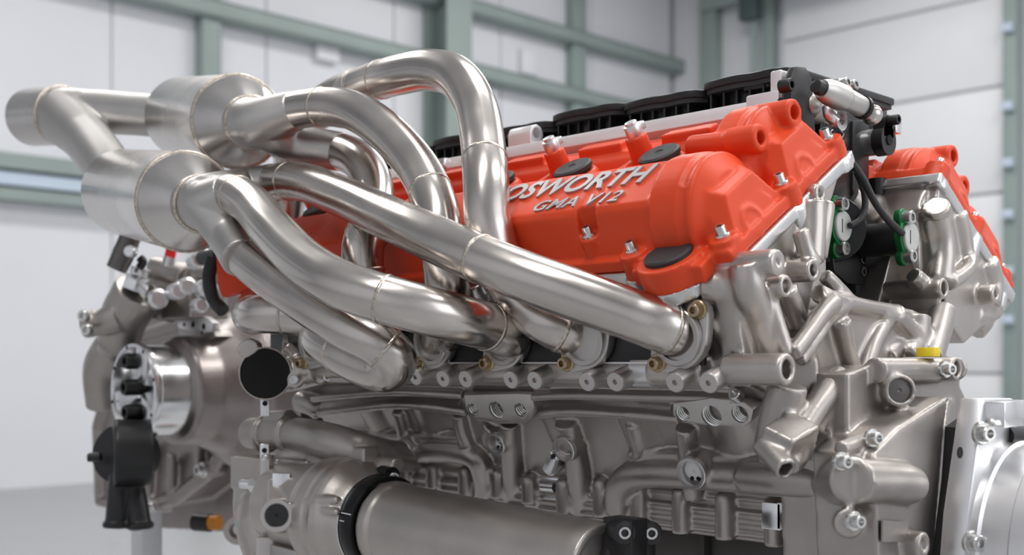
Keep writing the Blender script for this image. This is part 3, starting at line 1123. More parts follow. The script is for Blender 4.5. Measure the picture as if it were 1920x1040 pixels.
pad([(868, 741), (962, 741), (990, 743), (998, 765), (997, 784), (985, 793), (940, 792), (900, 784), (878, 768)], [(889, 766, .0066), (931, 768, .0088), (974, 769, .0070)], .124)
pad([(1262, 755), (1300, 752), (1330, 748), (1360, 752), (1392, 757), (1410, 770), (1408, 790), (1396, 799), (1330, 795), (1285, 788), (1264, 776)],
    [(1282, 774, .0068), (1335, 779, .0092), (1386, 777, .0072)], .124)
hw('screw', 'pad_screw', 'bolt', PU(1384, 745, .126), UV_U(-1) + Z1, blk, .005, .007)

# starter side pocket with bright machined window
MB().box(PY(1033, 915, -.131), (.040, .006, .022)).build('machined_window', 'alu', blk, bevel=.001)
MB().cyl(PY(1018, 911, -.137), PY(1042, 913, -.137), .0055).build('sensor_pin', 'alu', blk)
for (px, py) in ((1448, 967), (1485, 969)):
    MB().box(PY(px, py, -.147), (.018 if px < 1460 else .026, .004, .022)).build('cast_marking_plate', 'alu', blk, bevel=.0008)
o = MB().box(PY(1528, 1020, -.152), (.016, .006, .05)).build('machined_strip', 'alu', blk, bevel=.0008)

# ---------------------------------------------------------------- front housing with the coupling flange
c = MB()
XP = .115
poly = [(1590, 700), (1640, 684), (1760, 684), (1790, 700), (1812, 745), (1900, 800), (1960, 900), (1960, 1140), (1600, 1140), (1592, 900), (1590, 860)]
c.prism([PX(x, y, XP) for (x, y) in poly], X1 * -.06)
c.tube([PX(1640, 694, .120), PX(1720, 694, .120), PX(1770, 694, .120)], .0100, 20, 4)
c.cyl(PX(1790, 691, .10), PX(1790, 691, .13), .010)
c.cup(PX(1797, 691, .140), X1, .0098, .05, .0062, .02)
c.cup(PX(1690, 732, .135), (X1 - Y1 * .9), .0125, .05, .0092, .008)
# slanted thickening towards the coupling
c.hull8([PX(1640, 840, .125), PX(1782, 742, .125), PX(1800, 760, .105), PX(1640, 880, .105), PX(1640, 1130, .138), PX(1775, 800, .138), PX(1800, 1130, .105), PX(1640, 1130, .105)])
c.prism([PX(x, y, .150) for (x, y) in ((1690, 800), (1780, 742), (1772, 800), (1764, 900), (1745, 1140), (1650, 1140), (1640, 850))], X1 * -.05)
c.tube([PX(1600, 900, .150), PX(1660, 902, .150), PX(1690, 905, .152), PX(1704, 908, .152)], [.0155, .0150, .0150, .0145], 24, 6)
c.ball(PX(1704, 908, .152), .0145)
c.tube([PX(1560, 905, .10), PX(1600, 900, .150)], .0165, 24, 1, smooth=False)
for pts in ([(1575, 842, .135), (1625, 824, .135)], [(1570, 880, .135), (1640, 845, .135)], [(1640, 820, .13), (1700, 770, .13)]):
    c.tube([PX(*p) for p in pts], .006, 12, 1, smooth=False)
c.cyl(PX(1590, 980, .10), PX(1590, 980, .15), .010)
c.cup(PX(1735, 1022, .165), X1, .010, .05, .005, .006)
fh = cast('front_housing', c, 'cast', ENG, .0019, 4)
for (px, py, X) in ((1634, 821, .143), (1576, 865, .143), (1772, 692, .142), (1600, 976, .155)):
    hw('bolt', 'front_bolt', 'bolt', PX(px, py, X), X1 - Y1 * .35, fh, .0047, .008, flange=True)
MB().lathe([(0, -.012), (.0090, -.012), (.0090, -.004), (.002, -.0035), (0, -.005)], PX(1690, 732, .135), (X1 - Y1 * .9), 28).build('core_plug', 'dark_metal', fh)
MB().lathe([(0, -.006), (.0092, -.006), (.0092, 0), (.0085, .0012), (0, .0012)], PX(1740, 668, .122) + Z1 * .006, Z1, 28).build('yellow_plug', 'yellow', fh)['label'] = 'yellow plastic plug'
MB().prism([PX(x, y, .152) for (x, y) in ((1652, 975), (1700, 977), (1702, 1015), (1652, 1015))], X1 * .0015).build('casting_label', 'cast', fh)

# ---------------------------------------------------------------- intake side between the banks
# bright fuel rail of the near bank
c = MB()
ya, zt = -.080, 1.381
rp = [(ya - .010, zt), (ya + .012, zt + .002), (ya + .012, zt - .016), (ya - .004, zt - .019), (ya - .013, zt - .012)]
c.prism([Vector((-.575, y, z)) for (y, z) in rp], X1 * .575)
rail = c.build('fuel_rail', 'rail', ENG, bevel=.0012)
rail['label'] = 'bright machined fuel rail beside the near cam cover'
e = MB()
e.box((-.016, ya, zt - .008), (.034, .026, .026))
e.box((-.004, ya + .002, zt + .008), (.012, .024, .030))
e.build('rail_end', 'rail', rail, bevel=.002)
# lug with a cross hole
lx = PY(985, 258, ya).x
lg = MB()
lg.prism([Vector((lx - .017, ya + dy, zt + dz)) for (dy, dz) in ((-.009, -.002), (-.010, .012), (-.007, .0185), (0, .021), (.007, .0185), (.010, .012), (.009, -.002))], X1 * .034)
lg = lg.build('rail_lug', 'rail', rail, bevel=.001)
carve(lg, MB().cyl((lx, ya, zt + .0115), (lx + .03, ya, zt + .0115), .0058, 24))
lx2 = PY(838, 300, ya).x
MB().box((lx2, ya - .006, zt - .006), (.030, .022, .012)).build('rail_lug', 'alu', rail, bevel=.002)
br = MB().prism([Vector((.006, ya + dy, zt + dz)) for (dy, dz) in ((-.014, -.030), (-.014, .012), (-.006, .024), (.010, .026), (.020, .018), (.026, -.030))], X1 * .008)
br = br.build('rail_bracket', 'black', ENG, bevel=.0015)
hw('bolt', 'bracket_bolt', 'bolt_dark', PX(1466, 162, .014), X1, br, .0058, .010)
MB().lathe([(0, 0), (.0045, 0), (.0045, .0012), (0, .0012)], PX(1463, 193, .014), X1, 20).build('bore', 'void', br)

# black intake lids, six lobed covers side by side
ZI = 1.400
YN, YF_ = -.062, .122
for i in range(6):
    xa = -.055 - .098 * i
    w = .104
    zz = ZI + .0035 * (i % 2 == 0) + .002 * (5 - i) / 5

    def lobe(grow, n=8):
        pts = []
        h_ = w / 2 + grow
        prof = []
        # near edge: shallow double bulge, rounded ends; far edge straight
        for k in range(13):
            s = -1 + 2 * k / 12
            b = .010 * math.cos(s * math.pi / 2) ** .6 if abs(s) < 1 else 0
            dip = .004 * math.exp(-((s - .25) / .22) ** 2)
            prof.append((xa + s * h_, YN - grow - b + dip + .008 * max(0, abs(s) - .8) / .2))
        prof += [(xa + h_, YF_ + grow), (xa - h_, YF_ + grow)]
        return prof
    lid = MB().prism([Vector((x, y, zz)) for (x, y) in lobe(0)], Z1 * .0075).build('intake_lid', 'black', ENG, bevel=.002)
    lip = MB().prism([Vector((x, y, zz - .004)) for (x, y) in lobe(-.0025)], Z1 * .005).build('lid_gasket', 'rubber', lid)
    MB().prism([Vector((x, y, zz - .040)) for (x, y) in lobe(-.012)], Z1 * .037).build('trumpet_box', 'black', lid, bevel=.001)
    for k in range(6):
        s = -.8 + 1.6 * k / 5
        MB().box((xa + s * w / 2 * .86, YN + .0035, zz - .022), (.0022, .012, .034)).build('rib', 'black', lid)
# curved front lip of the lid row
f = MB()
pts = [(1395, 150), (1440, 143), (1480, 147), (1520, 156), (1560, 165), (1600, 175), (1640, 190), (1664, 203)]
path = []
for (px, py) in pts:
    r = ray(px)
    D = (ZI + .008 - CAM.z) * FPX / (HY - py)
    path.append(PD(px, py, D))
poly = [Vector((p.x, p.y, ZI - .002)) for p in path] + [Vector((-.07, .16, ZI - .002)), Vector((-.07, -.05, ZI - .002))]
f.prism(poly, Z1 * .011).build('lid_front_lip', 'black', ENG, bevel=.002)
f = MB()
f.box((-.05, .02, 1.345), (.08, .13, .12))
f.box((-.32, .02, 1.34), (.50, .13, .10))
f.build('plenum_body', 'black', ENG, bevel=.003)

# tall black bracket and the connector plate
c = MB()
c.prism([PX(x, y, .004) for (x, y) in ((1540, 225), (1600, 222), (1600, 440), (1560, 460), (1530, 420), (1530, 300))], X1 * -.04)
c.build('black_bracket', 'black_sat', ENG, bevel=.0012)
c = MB().prism([PX(x, y, .006) for (x, y) in ((1600, 226), (1630, 224), (1630, 400), (1600, 430))], X1 * -.045)
c.build('black_bracket', 'black', ENG, bevel=.0012)
k = MB()
pp = [PX(x, y, .005) for (x, y) in ((1557, 246), (1564, 242), (1578, 246), (1582, 252), (1577, 261), (1568, 262), (1559, 256))]
k.tube(pp + [pp[0]], .0007, 8, 1, smooth=False)
k.build('connector_outline', 'bolt', ENG)
# rail end of the far bank
c = MB()
p = PX(1650, 265, .020)
c.cyl(p - X1 * .09, p, .0125, 32)
o = c.build('far_rail', 'alu', ENG)
c = MB()
c.cyl(p - X1 * .002, p + X1 * .009, .0140, 32)
c.cyl(p + Z1 * .016 - X1 * .002, p + Z1 * .016 + X1 * .009, .0075, 24)
c.box(p + Z1 * .009 + X1 * .0035, (.011, .018, .012))
o2 = c.build('rail_end_cap', 'black', o)
hw('bolt', 'bracket_bolt', 'bolt_dark', p + Z1 * .018 + X1 * .009, X1, o2, .0050, .010)
MB().lathe([(0, 0), (.0048, 0), (.0048, .0012), (0, .0012)], p + X1 * .009, X1, 20).build('bore', 'void', o2)
MB().box(PX(1640, 245, .0), (.05, .012, .012)).build('rail_clamp', 'alu', o, bevel=.001)

# fuel pressure damper: stepped silver barrel with a ball end
a, b = PX(1540, 166, .050), PX(1625, 205, .056)
ax = (b - a).normalized()
L = (b - a).length
d = MB().lathe([(0, 0), (.0075, 0), (.0098, .006), (.0108, .012), (.0112, L * .46), (.0098, L * .49), (.0096, L * .52), (.0098, L * .54), (.0086, L * .92), (.0070, L * .98), (0, L * .98)], a, ax, 40)
d = d.build('fuel_damper', 'steel_matte', ENG)
d['label'] = 'satin silver fuel damper barrel with ball end'
MB().lathe([(0, -.010), (.0055, -.008), (.0062, -.004), (.0062, .003), (0, .003)], a, ax, 24).build('end_nut', 'bolt_dark', d)
MB().ball(PX(1635, 215, .056), .0090, 32).build('ball_end', 'steel', d, angle=None)
MB().lathe([(.007, 0), (.0098, 0), (.0098, .004), (.007, .004)], a + ax * (L * .88), ax, 32).build('clamp_ring', 'black_sat', d)
# clamp block with two screws behind the damper, and its hanger
c = MB().box(PX(1566, 162, .03), (.02, .02, .010)).build('clamp_block', 'alu', ENG, bevel=.002)
for (px, py) in ((1578, 159), (1593, 163)):
    hw('bolt', 'clamp_bolt', 'bolt', PX(px, py, .045), X1 + Z1 * .2, c, .0045, .007)
c = MB()
c.tube([PX(1553, 200, .034), PX(1556, 215, .036), PX(1566, 226, .038)], .0055, 14, 5)
c.lathe([(.0045, 0), (.0095, 0), (.0095, .006), (.0045, .006)], PX(1567, 226, .036), X1, 24)
c.build('hanger', 'alu_sat', ENG)
c = MB().cyl(PX(1490, 186, .0), PX(1534, 176, .0), .0062, 20)
c.build('fuel_pipe', 'alu', ENG)
c = MB()
c.cyl(PX(1512, 205, .0), PX(1545, 212, .0), .012)
c.ball(PX(1520, 198, .01), .010)
c.build('injector_body', 'cast', ENG)

# ---------------------------------------------------------------- throttle actuators in the vee
c = MB()
c.box(PX(1612, 480, -.02), (.06, .12, .10))
c.cyl(PX(1560, 430, -.03), PX(1560, 430, .012), .030)
c.cyl(PX(1690, 445, -.02), PX(1690, 445, .030), .024)
c.cyl(PX(1640, 455, .03), PX(1690, 455, .04), .011)
c.cyl(PX(1600, 470, .0), PX(1645, 462, .012), .020)
c.prism([PX(x, y, .012) for (x, y) in ((1560, 470), (1660, 440), (1665, 520), (1640, 535), (1590, 532), (1565, 510))], X1 * -.05)
tb = c.build('throttle_body', 'black', ENG, bevel=.0015)
c = MB().tube([PX(1590, 370, .0), PX(1620, 395, .005), PX(1650, 385, .0), PX(1680, 400, -.01)], .012, 20, 6)
c.build('throttle_casting', 'cast', ENG)
for (px, py) in ((1619, 509), (1618, 486)):
    MB().lathe([(.0028, 0), (.0042, 0), (.0042, .001), (.0028, .001)], PX(px, py, .013), X1, 20).build('screw_seat', 'bolt', tb)


def sensor(px, py, X, bx, by, txy):
    cen = PX(px, py, X)
    g = MB()
    g.lathe([(0, 0), (.0168, 0), (.0168, .007), (0, .007)], cen - X1 * .007, X1, 36)
    for (qx, qy) in bx:
        q = PX(qx, qy, X)
        g.cyl(q - X1 * .009, q - X1 * .002, .0085, 24)
        g.box((q + cen) / 2 - X1 * .0055, (.007, .015, (q - cen).length), X1, None, None)
    o = cast('throttle_sensor', g, 'green', ENG, .0009, 3)
    o['label'] = txy
    MB().lathe([(0, -.001), (.0132, -.001), (.0132, .0018), (.0125, .0025), (0, .0025)], cen, X1, 36).build('sensor_face', 'white_disc', o)
    MB().box(cen + X1 * .0026 - Y1 * .004, (.0006, .0008, .012)).build('face_mark', 'bolt_dark', o)
    for (qx, qy) in bx:
        hw('bolt', 'sensor_bolt', 'bolt', PX(qx, qy, X) - X1 * .002, X1, o, .0062, .008)
    MB().cyl(cen - X1 * .045, cen - X1 * .006, .015, 28).build('sensor_body', 'black', o)
    return o


sensor(1579, 424, .028, [(1575, 383), (1577, 466)], None, 'green sensor clamp beside the near head')
sensor(1706, 445, .064, [(1700, 408), (1703, 480)], None, 'green sensor clamp nearer the far head')
# cables
MB().tube([PX(1572, 288, .034), PX(1590, 298, .036), PX(1615, 330, .040), PX(1640, 378, .050), PX(1665, 412, .060), PX(1692, 438, .064)], .0032, 14, 8).build('cable', 'rubber', ENG)
MB().tube([PX(1606, 322, .03), PX(1618, 350, .034), PX(1622, 385, .036), PX(1612, 412, .036), PX(1594, 423, .034)], .0030, 14, 8).build('cable', 'rubber', ENG)
MB().cyl(PX(1645, 335, .0), PX(1645, 372, .0), .0085).build('breather_stub', 'black', ENG)

# near head / far bank infill
# ---------------------------------------------------------------- water outlet with the open black mouth, rear corner
cen = PD(497, 700, 1.245)
n = (-ray(497) * .9 + Vector((-.25, 0, 0))).normalized()
c = MB()
c.lathe([(0, -.05), (.022, -.05), (.024, -.02), (.0285, -.006), (.0285, 0), (.0265, .001), (.0265, -.03), (0, -.03)], cen, n, 40)
c.tube([cen - n * .03, cen - n * .05 + X1 * .03, PD(600, 690, 1.25)], [.022, .020, .017], 20, 6)
for (px, py) in ((462, 655), (555, 712), (600, 705), (470, 650)):
    q = PD(px, py, 1.25)
    c.cyl(q - n * .02, q + n * .006, .009)
c.tube([PD(535, 650, 1.27), PD(560, 680, 1.27), PD(550, 720, 1.27)], .009, 16, 6)
c.tube([PD(545, 640, 1.30), PD(640, 660, 1.28), PD(700, 690, 1.25)], .02, 16, 6)
wo = cast('water_outlet', c, 'cast_light', ENG, .0016, 4)
MB().lathe([(0, -.004), (.0268, -.004), (.0268, -.0015), (0, -.0015)], cen, n, 40).build('mouth_shade', 'void', wo)  # black disc paints the shade inside the open mouth
for (px, py) in ((554, 711), (617, 706)):
    hw('bolt', 'outlet_bolt', 'bolt', PD(px, py, 1.245) + n * .006, n, wo, .005, .006)
# coolant pipe below it
c = MB()
c.tube([PD(470, 812, 1.33), PD(520, 812, 1.29), PD(570, 816, 1.25), (PD(630, 830, 1.20)), PD(690, 848, 1.19), PD(745, 856, 1.25), PD(790, 856, 1.32)], [.0175, .0175, .0185, .0190, .0185, .017, .016], 28, 8)
for (px, D) in ((500, 1.305), (545, 1.27)):
    p, t, _ = c.at(0)
    q = PD(px, 813, D)
    c.lathe([(.012, -.003), (.0215, -.003), (.0215, .003), (.012, .003)], q, PD(570, 816, 1.25) - PD(520, 812, 1.29), 32)
c.cyl(PD(505, 785, 1.30), PD(545, 783, 1.27), .009)
c.box(PD(640, 862, 1.20), (.10, .02, .03))
cp = cast('coolant_pipe', c, 'cast', ENG, .0016, 3)
for (px, py) in ((497, 762), (496, 850)):
    t = MB().box(PD(px, py, 1.265), (.010, .003, .021), RV, DV, Z1)
    t = t.build('bracket_tab', 'alu_sat', cp, bevel=.0015)
    MB().lathe([(0, 0), (.0028, 0), (.0028, .0012), (0, .0012)], PD(px, py - 6, 1.2632), -DV, 20).build('bore', 'void', t)

# orange-red end bracket of the near cover with its dark gasket, rear
c = MB()
c.tube([PD(400, 482, 1.36), PD(392, 520, 1.36), PD(400, 560, 1.36), PD(418, 582, 1.35)], .008, 16, 6)
c.build('rear_gasket', 'rubber', ENG)

# ================================================================== starter motor in front of the block
a0, a1 = PD(732, 984, 1.13), PD(1130, 1068, .94)
ST = thing('starter_motor', (a0 + a1) / 2 - Z1 * .05, 'satin grey cylindrical starter motor slung low along the block', 'motor')
ax = (a1 - a0).normalized()
L = (a1 - a0).length
b = MB()
b.lathe([(0, 0), (.043, 0), (.043, .012), (.0405, .016), (.0405, .05), (.0385, L - .01), (.0375, L), (.030, L), (.030, L - .004), (0, L - .004)], a0, ax, 64)
for (px, py, D) in ((705, 919, 1.13), (700, 1022, 1.115)):
    q = PD(px, py, D)
    b.cyl(q - ax * .012, q + ax * .022, .0085)
    b.ball(q - ax * .012, .0085)
    b.ball(q + ax * .022, .0085)
b.tube([PD(745, 1024, 1.09), PD(850, 1036, 1.04), PD(960, 1052, .99)], .004, 12, 4)
bo = cast('barrel', b, 'cast_light', ST, .0014, 3)
# black timing ring with white index lines
MB().lathe([(.040, -.020), (.0465, -.020), (.0470, -.019), (.0470, -.003), (.0465, -.002), (.040, -.002)], a0, ax, 72).build('index_ring', 'black_sat', ST)
IR = [o for o in ST.children if o.name.startswith('index_ring')][0]
_, e1, e2 = frame(ax)


def on_ring(ang, h, r):
    return a0 + ax * h + (e1 * math.cos(ang) + e2 * math.sin(ang)) * r


# angle facing the camera
best = max(range(360), key=lambda d: (CAM - a0).dot(e1 * math.cos(math.radians(d)) + e2 * math.sin(math.radians(d))))
tang = 1 if on_ring(math.radians(best + 10), 0, .05).z > on_ring(math.radians(best), 0, .05).z else -1
for (dd, h0, h1) in ((2, -.0185, -.0035), (-7, -.0185, -.012)):
    an = math.radians(best + tang * dd)
    p, q = on_ring(an, h0, .0471), on_ring(an, h1, .0471)
    MB().box((p + q) / 2, ((q - p).length, .0010, .0006), ax, ax.cross(p - a0 - ax * h0).normalized(), (p - a0 - ax * h0).normalized()).build('index_line', 'white_line', IR)
n_l = MB().lathe([(.040, -.0215), (.0478, -.0215), (.0478, -.0200), (.040, -.0200)], a0, ax, 72)
n_l.build('bright_edge', 'alu', IR)
c = MB()
p = PD(728, 893, 1.15)
c.cyl(p - ax * .01, p + ax * .006, .010)
c.tube([p, PD(712, 905, 1.14)], .008, 16, 1, smooth=False)
c.build('ring_tab', 'black_sat', IR)
hw('bolt', 'tab_bolt', 'bolt', p + ax * .006, ax - DV * .7, IR, .0055, .007)
# cast gear housing on the left
c = MB()
c.lathe([(0, -.190), (.030, -.190), (.044, -.180), (.047, -.150), (.047, -.105), (.052, -.098), (.058, -.090), (.060, -.080), (.060, -.066), (.0585, -.062), (.0585, -.055), (.060, -.052), (.058, -.044),
         (.053, -.034), (.049, -.024), (.047, -.020), (0, -.020)], a0, ax, 64)
# bolt lugs with webs
for (px, py, D) in ((592, 945, 1.135), (735, 872, 1.16), (690, 866, 1.19)):
    q = PD(px, py, D)
    c.cyl(q - ax * .030, q + ax * .010, .0085)
    c.ball(q - ax * .030, .0085)
for (s, e) in (((598, 938, 1.128), (634, 936, 1.112)), ((598, 953, 1.128), (634, 960, 1.108))):
    c.tube([PD(*s), PD(*e)], [.006, .003], 12, 1, smooth=False)
# left block of the housing with the round window
c.box(PD(508, 885, 1.29), (.07, .06, .035))
c.tube([PD(505, 930, 1.30), PD(500, 980, 1.29), PD(520, 1040, 1.27)], [.03, .034, .034], 24, 6)
c.cyl(PD(550, 968, 1.29), PD(519, 966, 1.145), .0165)
c.hull8([PD(495, 935, 1.28), PD(552, 935, 1.28), PD(552, 940, 1.17), PD(505, 945, 1.17), PD(495, 895, 1.28), PD(556, 895, 1.28), PD(556, 898, 1.205), PD(505, 898, 1.205)])
c.tube([PD(480, 870, 1.30), PD(475, 960, 1.30), PD(500, 1040, 1.28)], .022, 20, 6)
c.box(PD(560, 900, 1.27), (.10, .05, .05))
c.tube([PD(540, 862, 1.28), PD(580, 858, 1.26), PD(600, 890, 1.24)], .02, 20, 6)
c.cyl(PD(590, 870, 1.235), PD(588, 905, 1.235), .010)
gh = cast('gear_housing', c, 'cast_light', ST, .0016, 3)
cw = PD(519, 966, 1.145)
nw = (PD(519, 966, 1.145) - PD(550, 968, 1.29)).normalized()
wd = MB().lathe([(.0105, -.003), (.0165, -.003), (.0165, .0015), (.0155, .0025), (.0120, .0025), (.0108, .001)], cw, nw, 36).build('window_rim', 'cast_flat', gh)
MB().lathe([(0, -.002), (.0114, -.002), (.0114, .0012), (.0018, .0016), (.0012, .0006), (0, .0006)], cw, nw, 32).build('window_plug', 'bolt_dark', wd)
hw('bolt', 'hs_bolt', 'bolt', PD(592, 945, 1.135) + ax * .010, ax, gh, .0052, .004)
hw('bolt', 'hs_bolt', 'bolt', PD(590, 866, 1.235), Z1, gh, .0052, .007)
hw('bolt', 'hs_bolt', 'bolt', PD(500, 864, 1.26), Z1, gh, .0052, .007)
MB().box(PD(683, 861, 1.2), (.018, .012, .014)).build('clip_block', 'alu', gh, bevel=.001)
s = MB().cyl(PD(458, 907, 1.27), PD(476, 908, 1.265), .0062)
s.cyl(PD(474, 908, 1.267), PD(486, 910, 1.262), .0085, 6)
s.ball(PD(458, 907, 1.27), .0062)
s.build('terminal', 'alu', gh)
m = MB().box(PD(528, 914, 1.197), (.018, .006, .030), -RV, DV, None)
m.build('machined_face', 'alu', gh, bevel=.001)
m = MB().box(PD(500, 900, 1.245), (.010, .02, .046), -RV, DV, None)
m.build('machined_face', 'cast_flat', gh, bevel=.0012)
m = MB().box(PD(498, 1042, 1.22), (.018, .01, .04), -RV, DV, None)
m.build('support_leg', 'cast_flat', gh, bevel=.001)
m = MB().box(PD(547, 1036, 1.20), (.05, .02, .012), ax, None, None)
m.build('support_foot', 'cast_flat', gh, bevel=.001)
# black plug connectors at the right end of the barrel
k = MB()
for (px, py, D) in ((1168, 996, .93), (1218, 997, .945)):
    q = PD(px, py, D)
    k.cyl(q - Vector((.012, -.006, 0)), q + Vector((.006, -.005, 0)), .0095)
k.cyl(PD(1192, 995, .95), PD(1192, 1060, .95), .016)
k.box(PD(1172, 1040, .94), (.03, .02, .06))
k.tube([PD(1150, 985, .955), PD(1150, 1020, .95), PD(1140, 1060, .945)], .010, 16, 5)
kc = k.build('plug_connector', 'black', ST, bevel=.0008)
for (px, py, D) in ((1168, 996, .93), (1218, 997, .945)):
    q = PD(px, py, D) + Vector((.006, -.005, 0))
    MB().lathe([(.003, 0), (.0048, 0), (.0048, .0012), (.003, .0012)], q, Vector((.77, -.64, 0)), 20).build('pin_ring', 'bolt', kc)

# ================================================================== gearbox at the rear, with its output hub
GB = thing('gearbox', PD(330, 985, 1.75), 'brown-grey cast gearbox casing with a bright splined output hub', 'gearbox')
HX = PD(248, 733, 1.63).x
HZ = PD(248, 733, 1.63).z
YH = PD(248, 733, 1.63).y
hubc = Vector((HX, YH, HZ))
c = MB()
yo = YH
# round final drive bulge
c.lathe([(0, .055), (.062, .055), (.074, .060), (.078, .066), (.080, .10), (.095, .135), (.115, .16), (.125, .20), (0, .20)], hubc, Y1, 56)
# main casing
ZB = PD(360, 985, 1.78).z
cas = [PY(px, py, -.02) for (px, py) in ((330, 610), (415, 600), (440, 660), (446, 720), (436, 820), (395, 885), (330, 935), (250, 950), (190, 940), (185, 800), (230, 640))]
c.prism(cas, Y1 * .25)
c.tube(cas + [cas[0]], .012, 14, 1, smooth=False)
cas2 = [PY(px, py, .05) for (px, py) in ((300, 560), (560, 545), (640, 600), (640, 1000), (470, 1000), (300, 990), (205, 960), (190, 800), (230, 640))]
c.prism(cas2, Y1 * .25)
# ribs down the face
for (xx, y0, y1) in ((372, 830, 900), (322, 850, 945), (280, 830, 940), (410, 780, 850)):
    c.tube([PY(xx, y0, -.035), PY(xx, y1, -.025)], .008, 12, 1, smooth=False)
# rear flange disc left of the hub
c.lathe([(0, .04), (.060, .04), (.060, .055), (0, .055)], hubc - X1 * .035 + Z1 * .004, Y1, 40)
for (px, py) in ((424, 655), (421, 780), (389, 880), (290, 948), (254, 945), (492, 990)):
    p = PY(px, py, -.03)
    c.cyl(p + Y1 * .03, p - Y1 * .008, .013)
gb = cast('gearbox_casing', c, 'cast_brown', GB, .003, 4)
for (px, py) in ((424, 655), (421, 780), (389, 880), (290, 948)):
    hw('bolt', 'case_bolt', 'bolt', PY(px, py, -.03) - Y1 * .008, -Y1, gb, .0085, .011, flange=True)
# polished output hub: rim, web with windows, socket screws
h = MB()
R = .066
h.lathe([(R * .93, 0), (R, 0), (R + .001, .002), (R + .001, .010), (R - .002, .013), (R - .002, .060), (R * .80, .060), (R * .80, .030), (R * .86, .012)], hubc, Y1, 64)
hub = h.build('output_hub', 'alu', GB)
hub['label'] = 'polished round output hub with three socket screws'
h = MB().lathe([(0, .026), (R * .82, .026), (R * .82, .034), (0, .034)], hubc, Y1, 48)
h.build('hub_floor', 'alu_sat', hub)
h = MB()
for k in range(3):
    t = math.radians(75 + 120 * k)
    d = X1 * math.cos(t) + Z1 * math.sin(t)
    s = X1 * -math.sin(t) + Z1 * math.cos(t)
    h.hull8([hubc + Y1 * .028 + d * .008 - s * .012, hubc + Y1 * .028 + d * .062 - s * .020, hubc + Y1 * .028 + d * .062 + s * .020, hubc + Y1 * .028 + d * .008 + s * .012,
             hubc + Y1 * .010 + d * .010 - s * .008, hubc + Y1 * .003 + d * .061 - s * .014, hubc + Y1 * .003 + d * .061 + s * .014, hubc + Y1 * .010 + d * .010 + s * .008])
h.build('hub_spokes', 'alu', hub, bevel=.003)
for (px, py) in ((243, 677), (241, 726), (243, 773)):
    q = PY(px, py, YH)
    hw('socket_screw', 'hub_screw', 'bolt_dark', q + Y1 * .022, -Y1, hub, .0115, .030)
for k in range(8):
    t = math.radians(15 + 45 * k)
    hw('rim_hole', 'rim_hole', 'void', hubc + (X1 * math.cos(t) + Z1 * math.sin(t)) * (R * .955) + Y1 * .0002, -Y1, hub, .0026, .0006, socket=False)
for (hh, m, r) in ((.062, 'rubber', R + .004), (.070, 'alu_sat', R + .010)):
    MB().lathe([(R * .7, hh), (r, hh), (r, hh + .006), (R * .7, hh + .006)], hubc, Y1, 56).build('seal_ring', m, hub)
# black plastic drive disc half hidden behind the hub
MB().lathe([(0, .030), (.055, .030), (.058, .034), (.058, .046), (0, .046)], hubc - X1 * .038, Y1, 48).build('dark_flange', 'black', GB)
# machined plate with holes on top of the bulge
pl = MB().prism([PY(x, y, YH + .085) for (x, y) in ((345, 572), (356, 574), (398, 604), (398, 617), (378, 628), (333, 612), (333, 602))], Y1 * .012 + Z1 * .0)
pl = pl.build('drilled_plate', 'alu_sat', GB, bevel=.001)
for (x, y, r) in ((345, 608, .0028), (362, 608, .0045), (382, 612, .0045), (352, 580, .0025), (379, 623, .0025)):
    hw('drilled_hole', 'drilled_hole', 'void', PY(x, y, YH + .085) + Y1 * .0003, -Y1, pl, r, .0008, socket=False)
pb = MB().prism([PY(x, y, YH + .10) for (x, y) in ((332, 612), (378, 628), (398, 617), (404, 630), (385, 645), (335, 632))], Y1 * .03)
pb.build('plate_foot', 'cast', GB, bevel=.002)
# upper castings and pipework behind the hub
c = MB()
c.tube([PD(262, 545, 1.66), PD(235, 590, 1.68), PD(222, 640, 1.72)], [.036, .034, .030], 28, 8)
c.tube([PD(225, 592, 1.66), PD(192, 604, 1.66), PD(168, 606, 1.66)], [.024, .019, .017], 24, 6)
c.lathe([(0, -.004), (.020, -.004), (.020, .010), (0, .010)], PD(170, 606, 1.66), PD(168, 606, 1.66) - PD(192, 604, 1.66), 24)
c.tube([PD(215, 650, 1.72), PD(195, 690, 1.74), PD(200, 760, 1.76)], .03, 20, 6)
c.tube([PD(280, 545, 1.72), PD(330, 540, 1.70), PD(400, 545, 1.66)], .022, 20, 6)
c.tube([PD(300, 600, 1.72), PD(310, 560, 1.72), PD(330, 520, 1.72)], .020, 20, 6)
c.tube([PD(330, 505, 1.68), PD(370, 510, 1.66), PD(420, 520, 1.62)], .012, 16, 6)
c.tube([PD(290, 500, 1.70), PD(320, 508, 1.68), PD(350, 520, 1.66)], .016, 16, 6)
c.box(PD(360, 560, 1.70), (.10, .06, .06))
uc = cast('upper_casting', c, 'cast', GB, .0024, 4)
for (px, py) in ((160, 592), (166, 618)):
    hw('bolt', 'pipe_bolt', 'bolt', PD(px, py, 1.63), -DV - RV * .3, uc, .008, .008)
k = MB().cyl(PD(252, 545, 1.64), PD(262, 518, 1.64), .019, 6)
k.cyl(PD(262, 518, 1.64), PD(266, 502, 1.64), .015, 24)
k.build('hex_fitting', 'alu', uc, bevel=.001)
k = MB().tube([PD(262, 502, 1.62), PD(268, 490, 1.62), PD(262, 483, 1.62)], .006, 12, 5)
k.build('spring_clip', 'bolt_dark', uc)
k = MB().tube([PD(218, 505, 1.60), PD(232, 475, 1.60), PD(246, 440, 1.60)], [.014, .015, .014], 20, 4)
k.build('selector_arm', 'dark_metal', GB)
k = MB().lathe([(0, 0), (.008, 0), (.008, .012), (.006, .014), (0, .014)], PD(248, 472, 1.585), -DV, 20)
k.build('selector_nut', 'alu', GB)
k = MB().cyl(PD(314, 500, 1.62), PD(319, 482, 1.62), .0085)
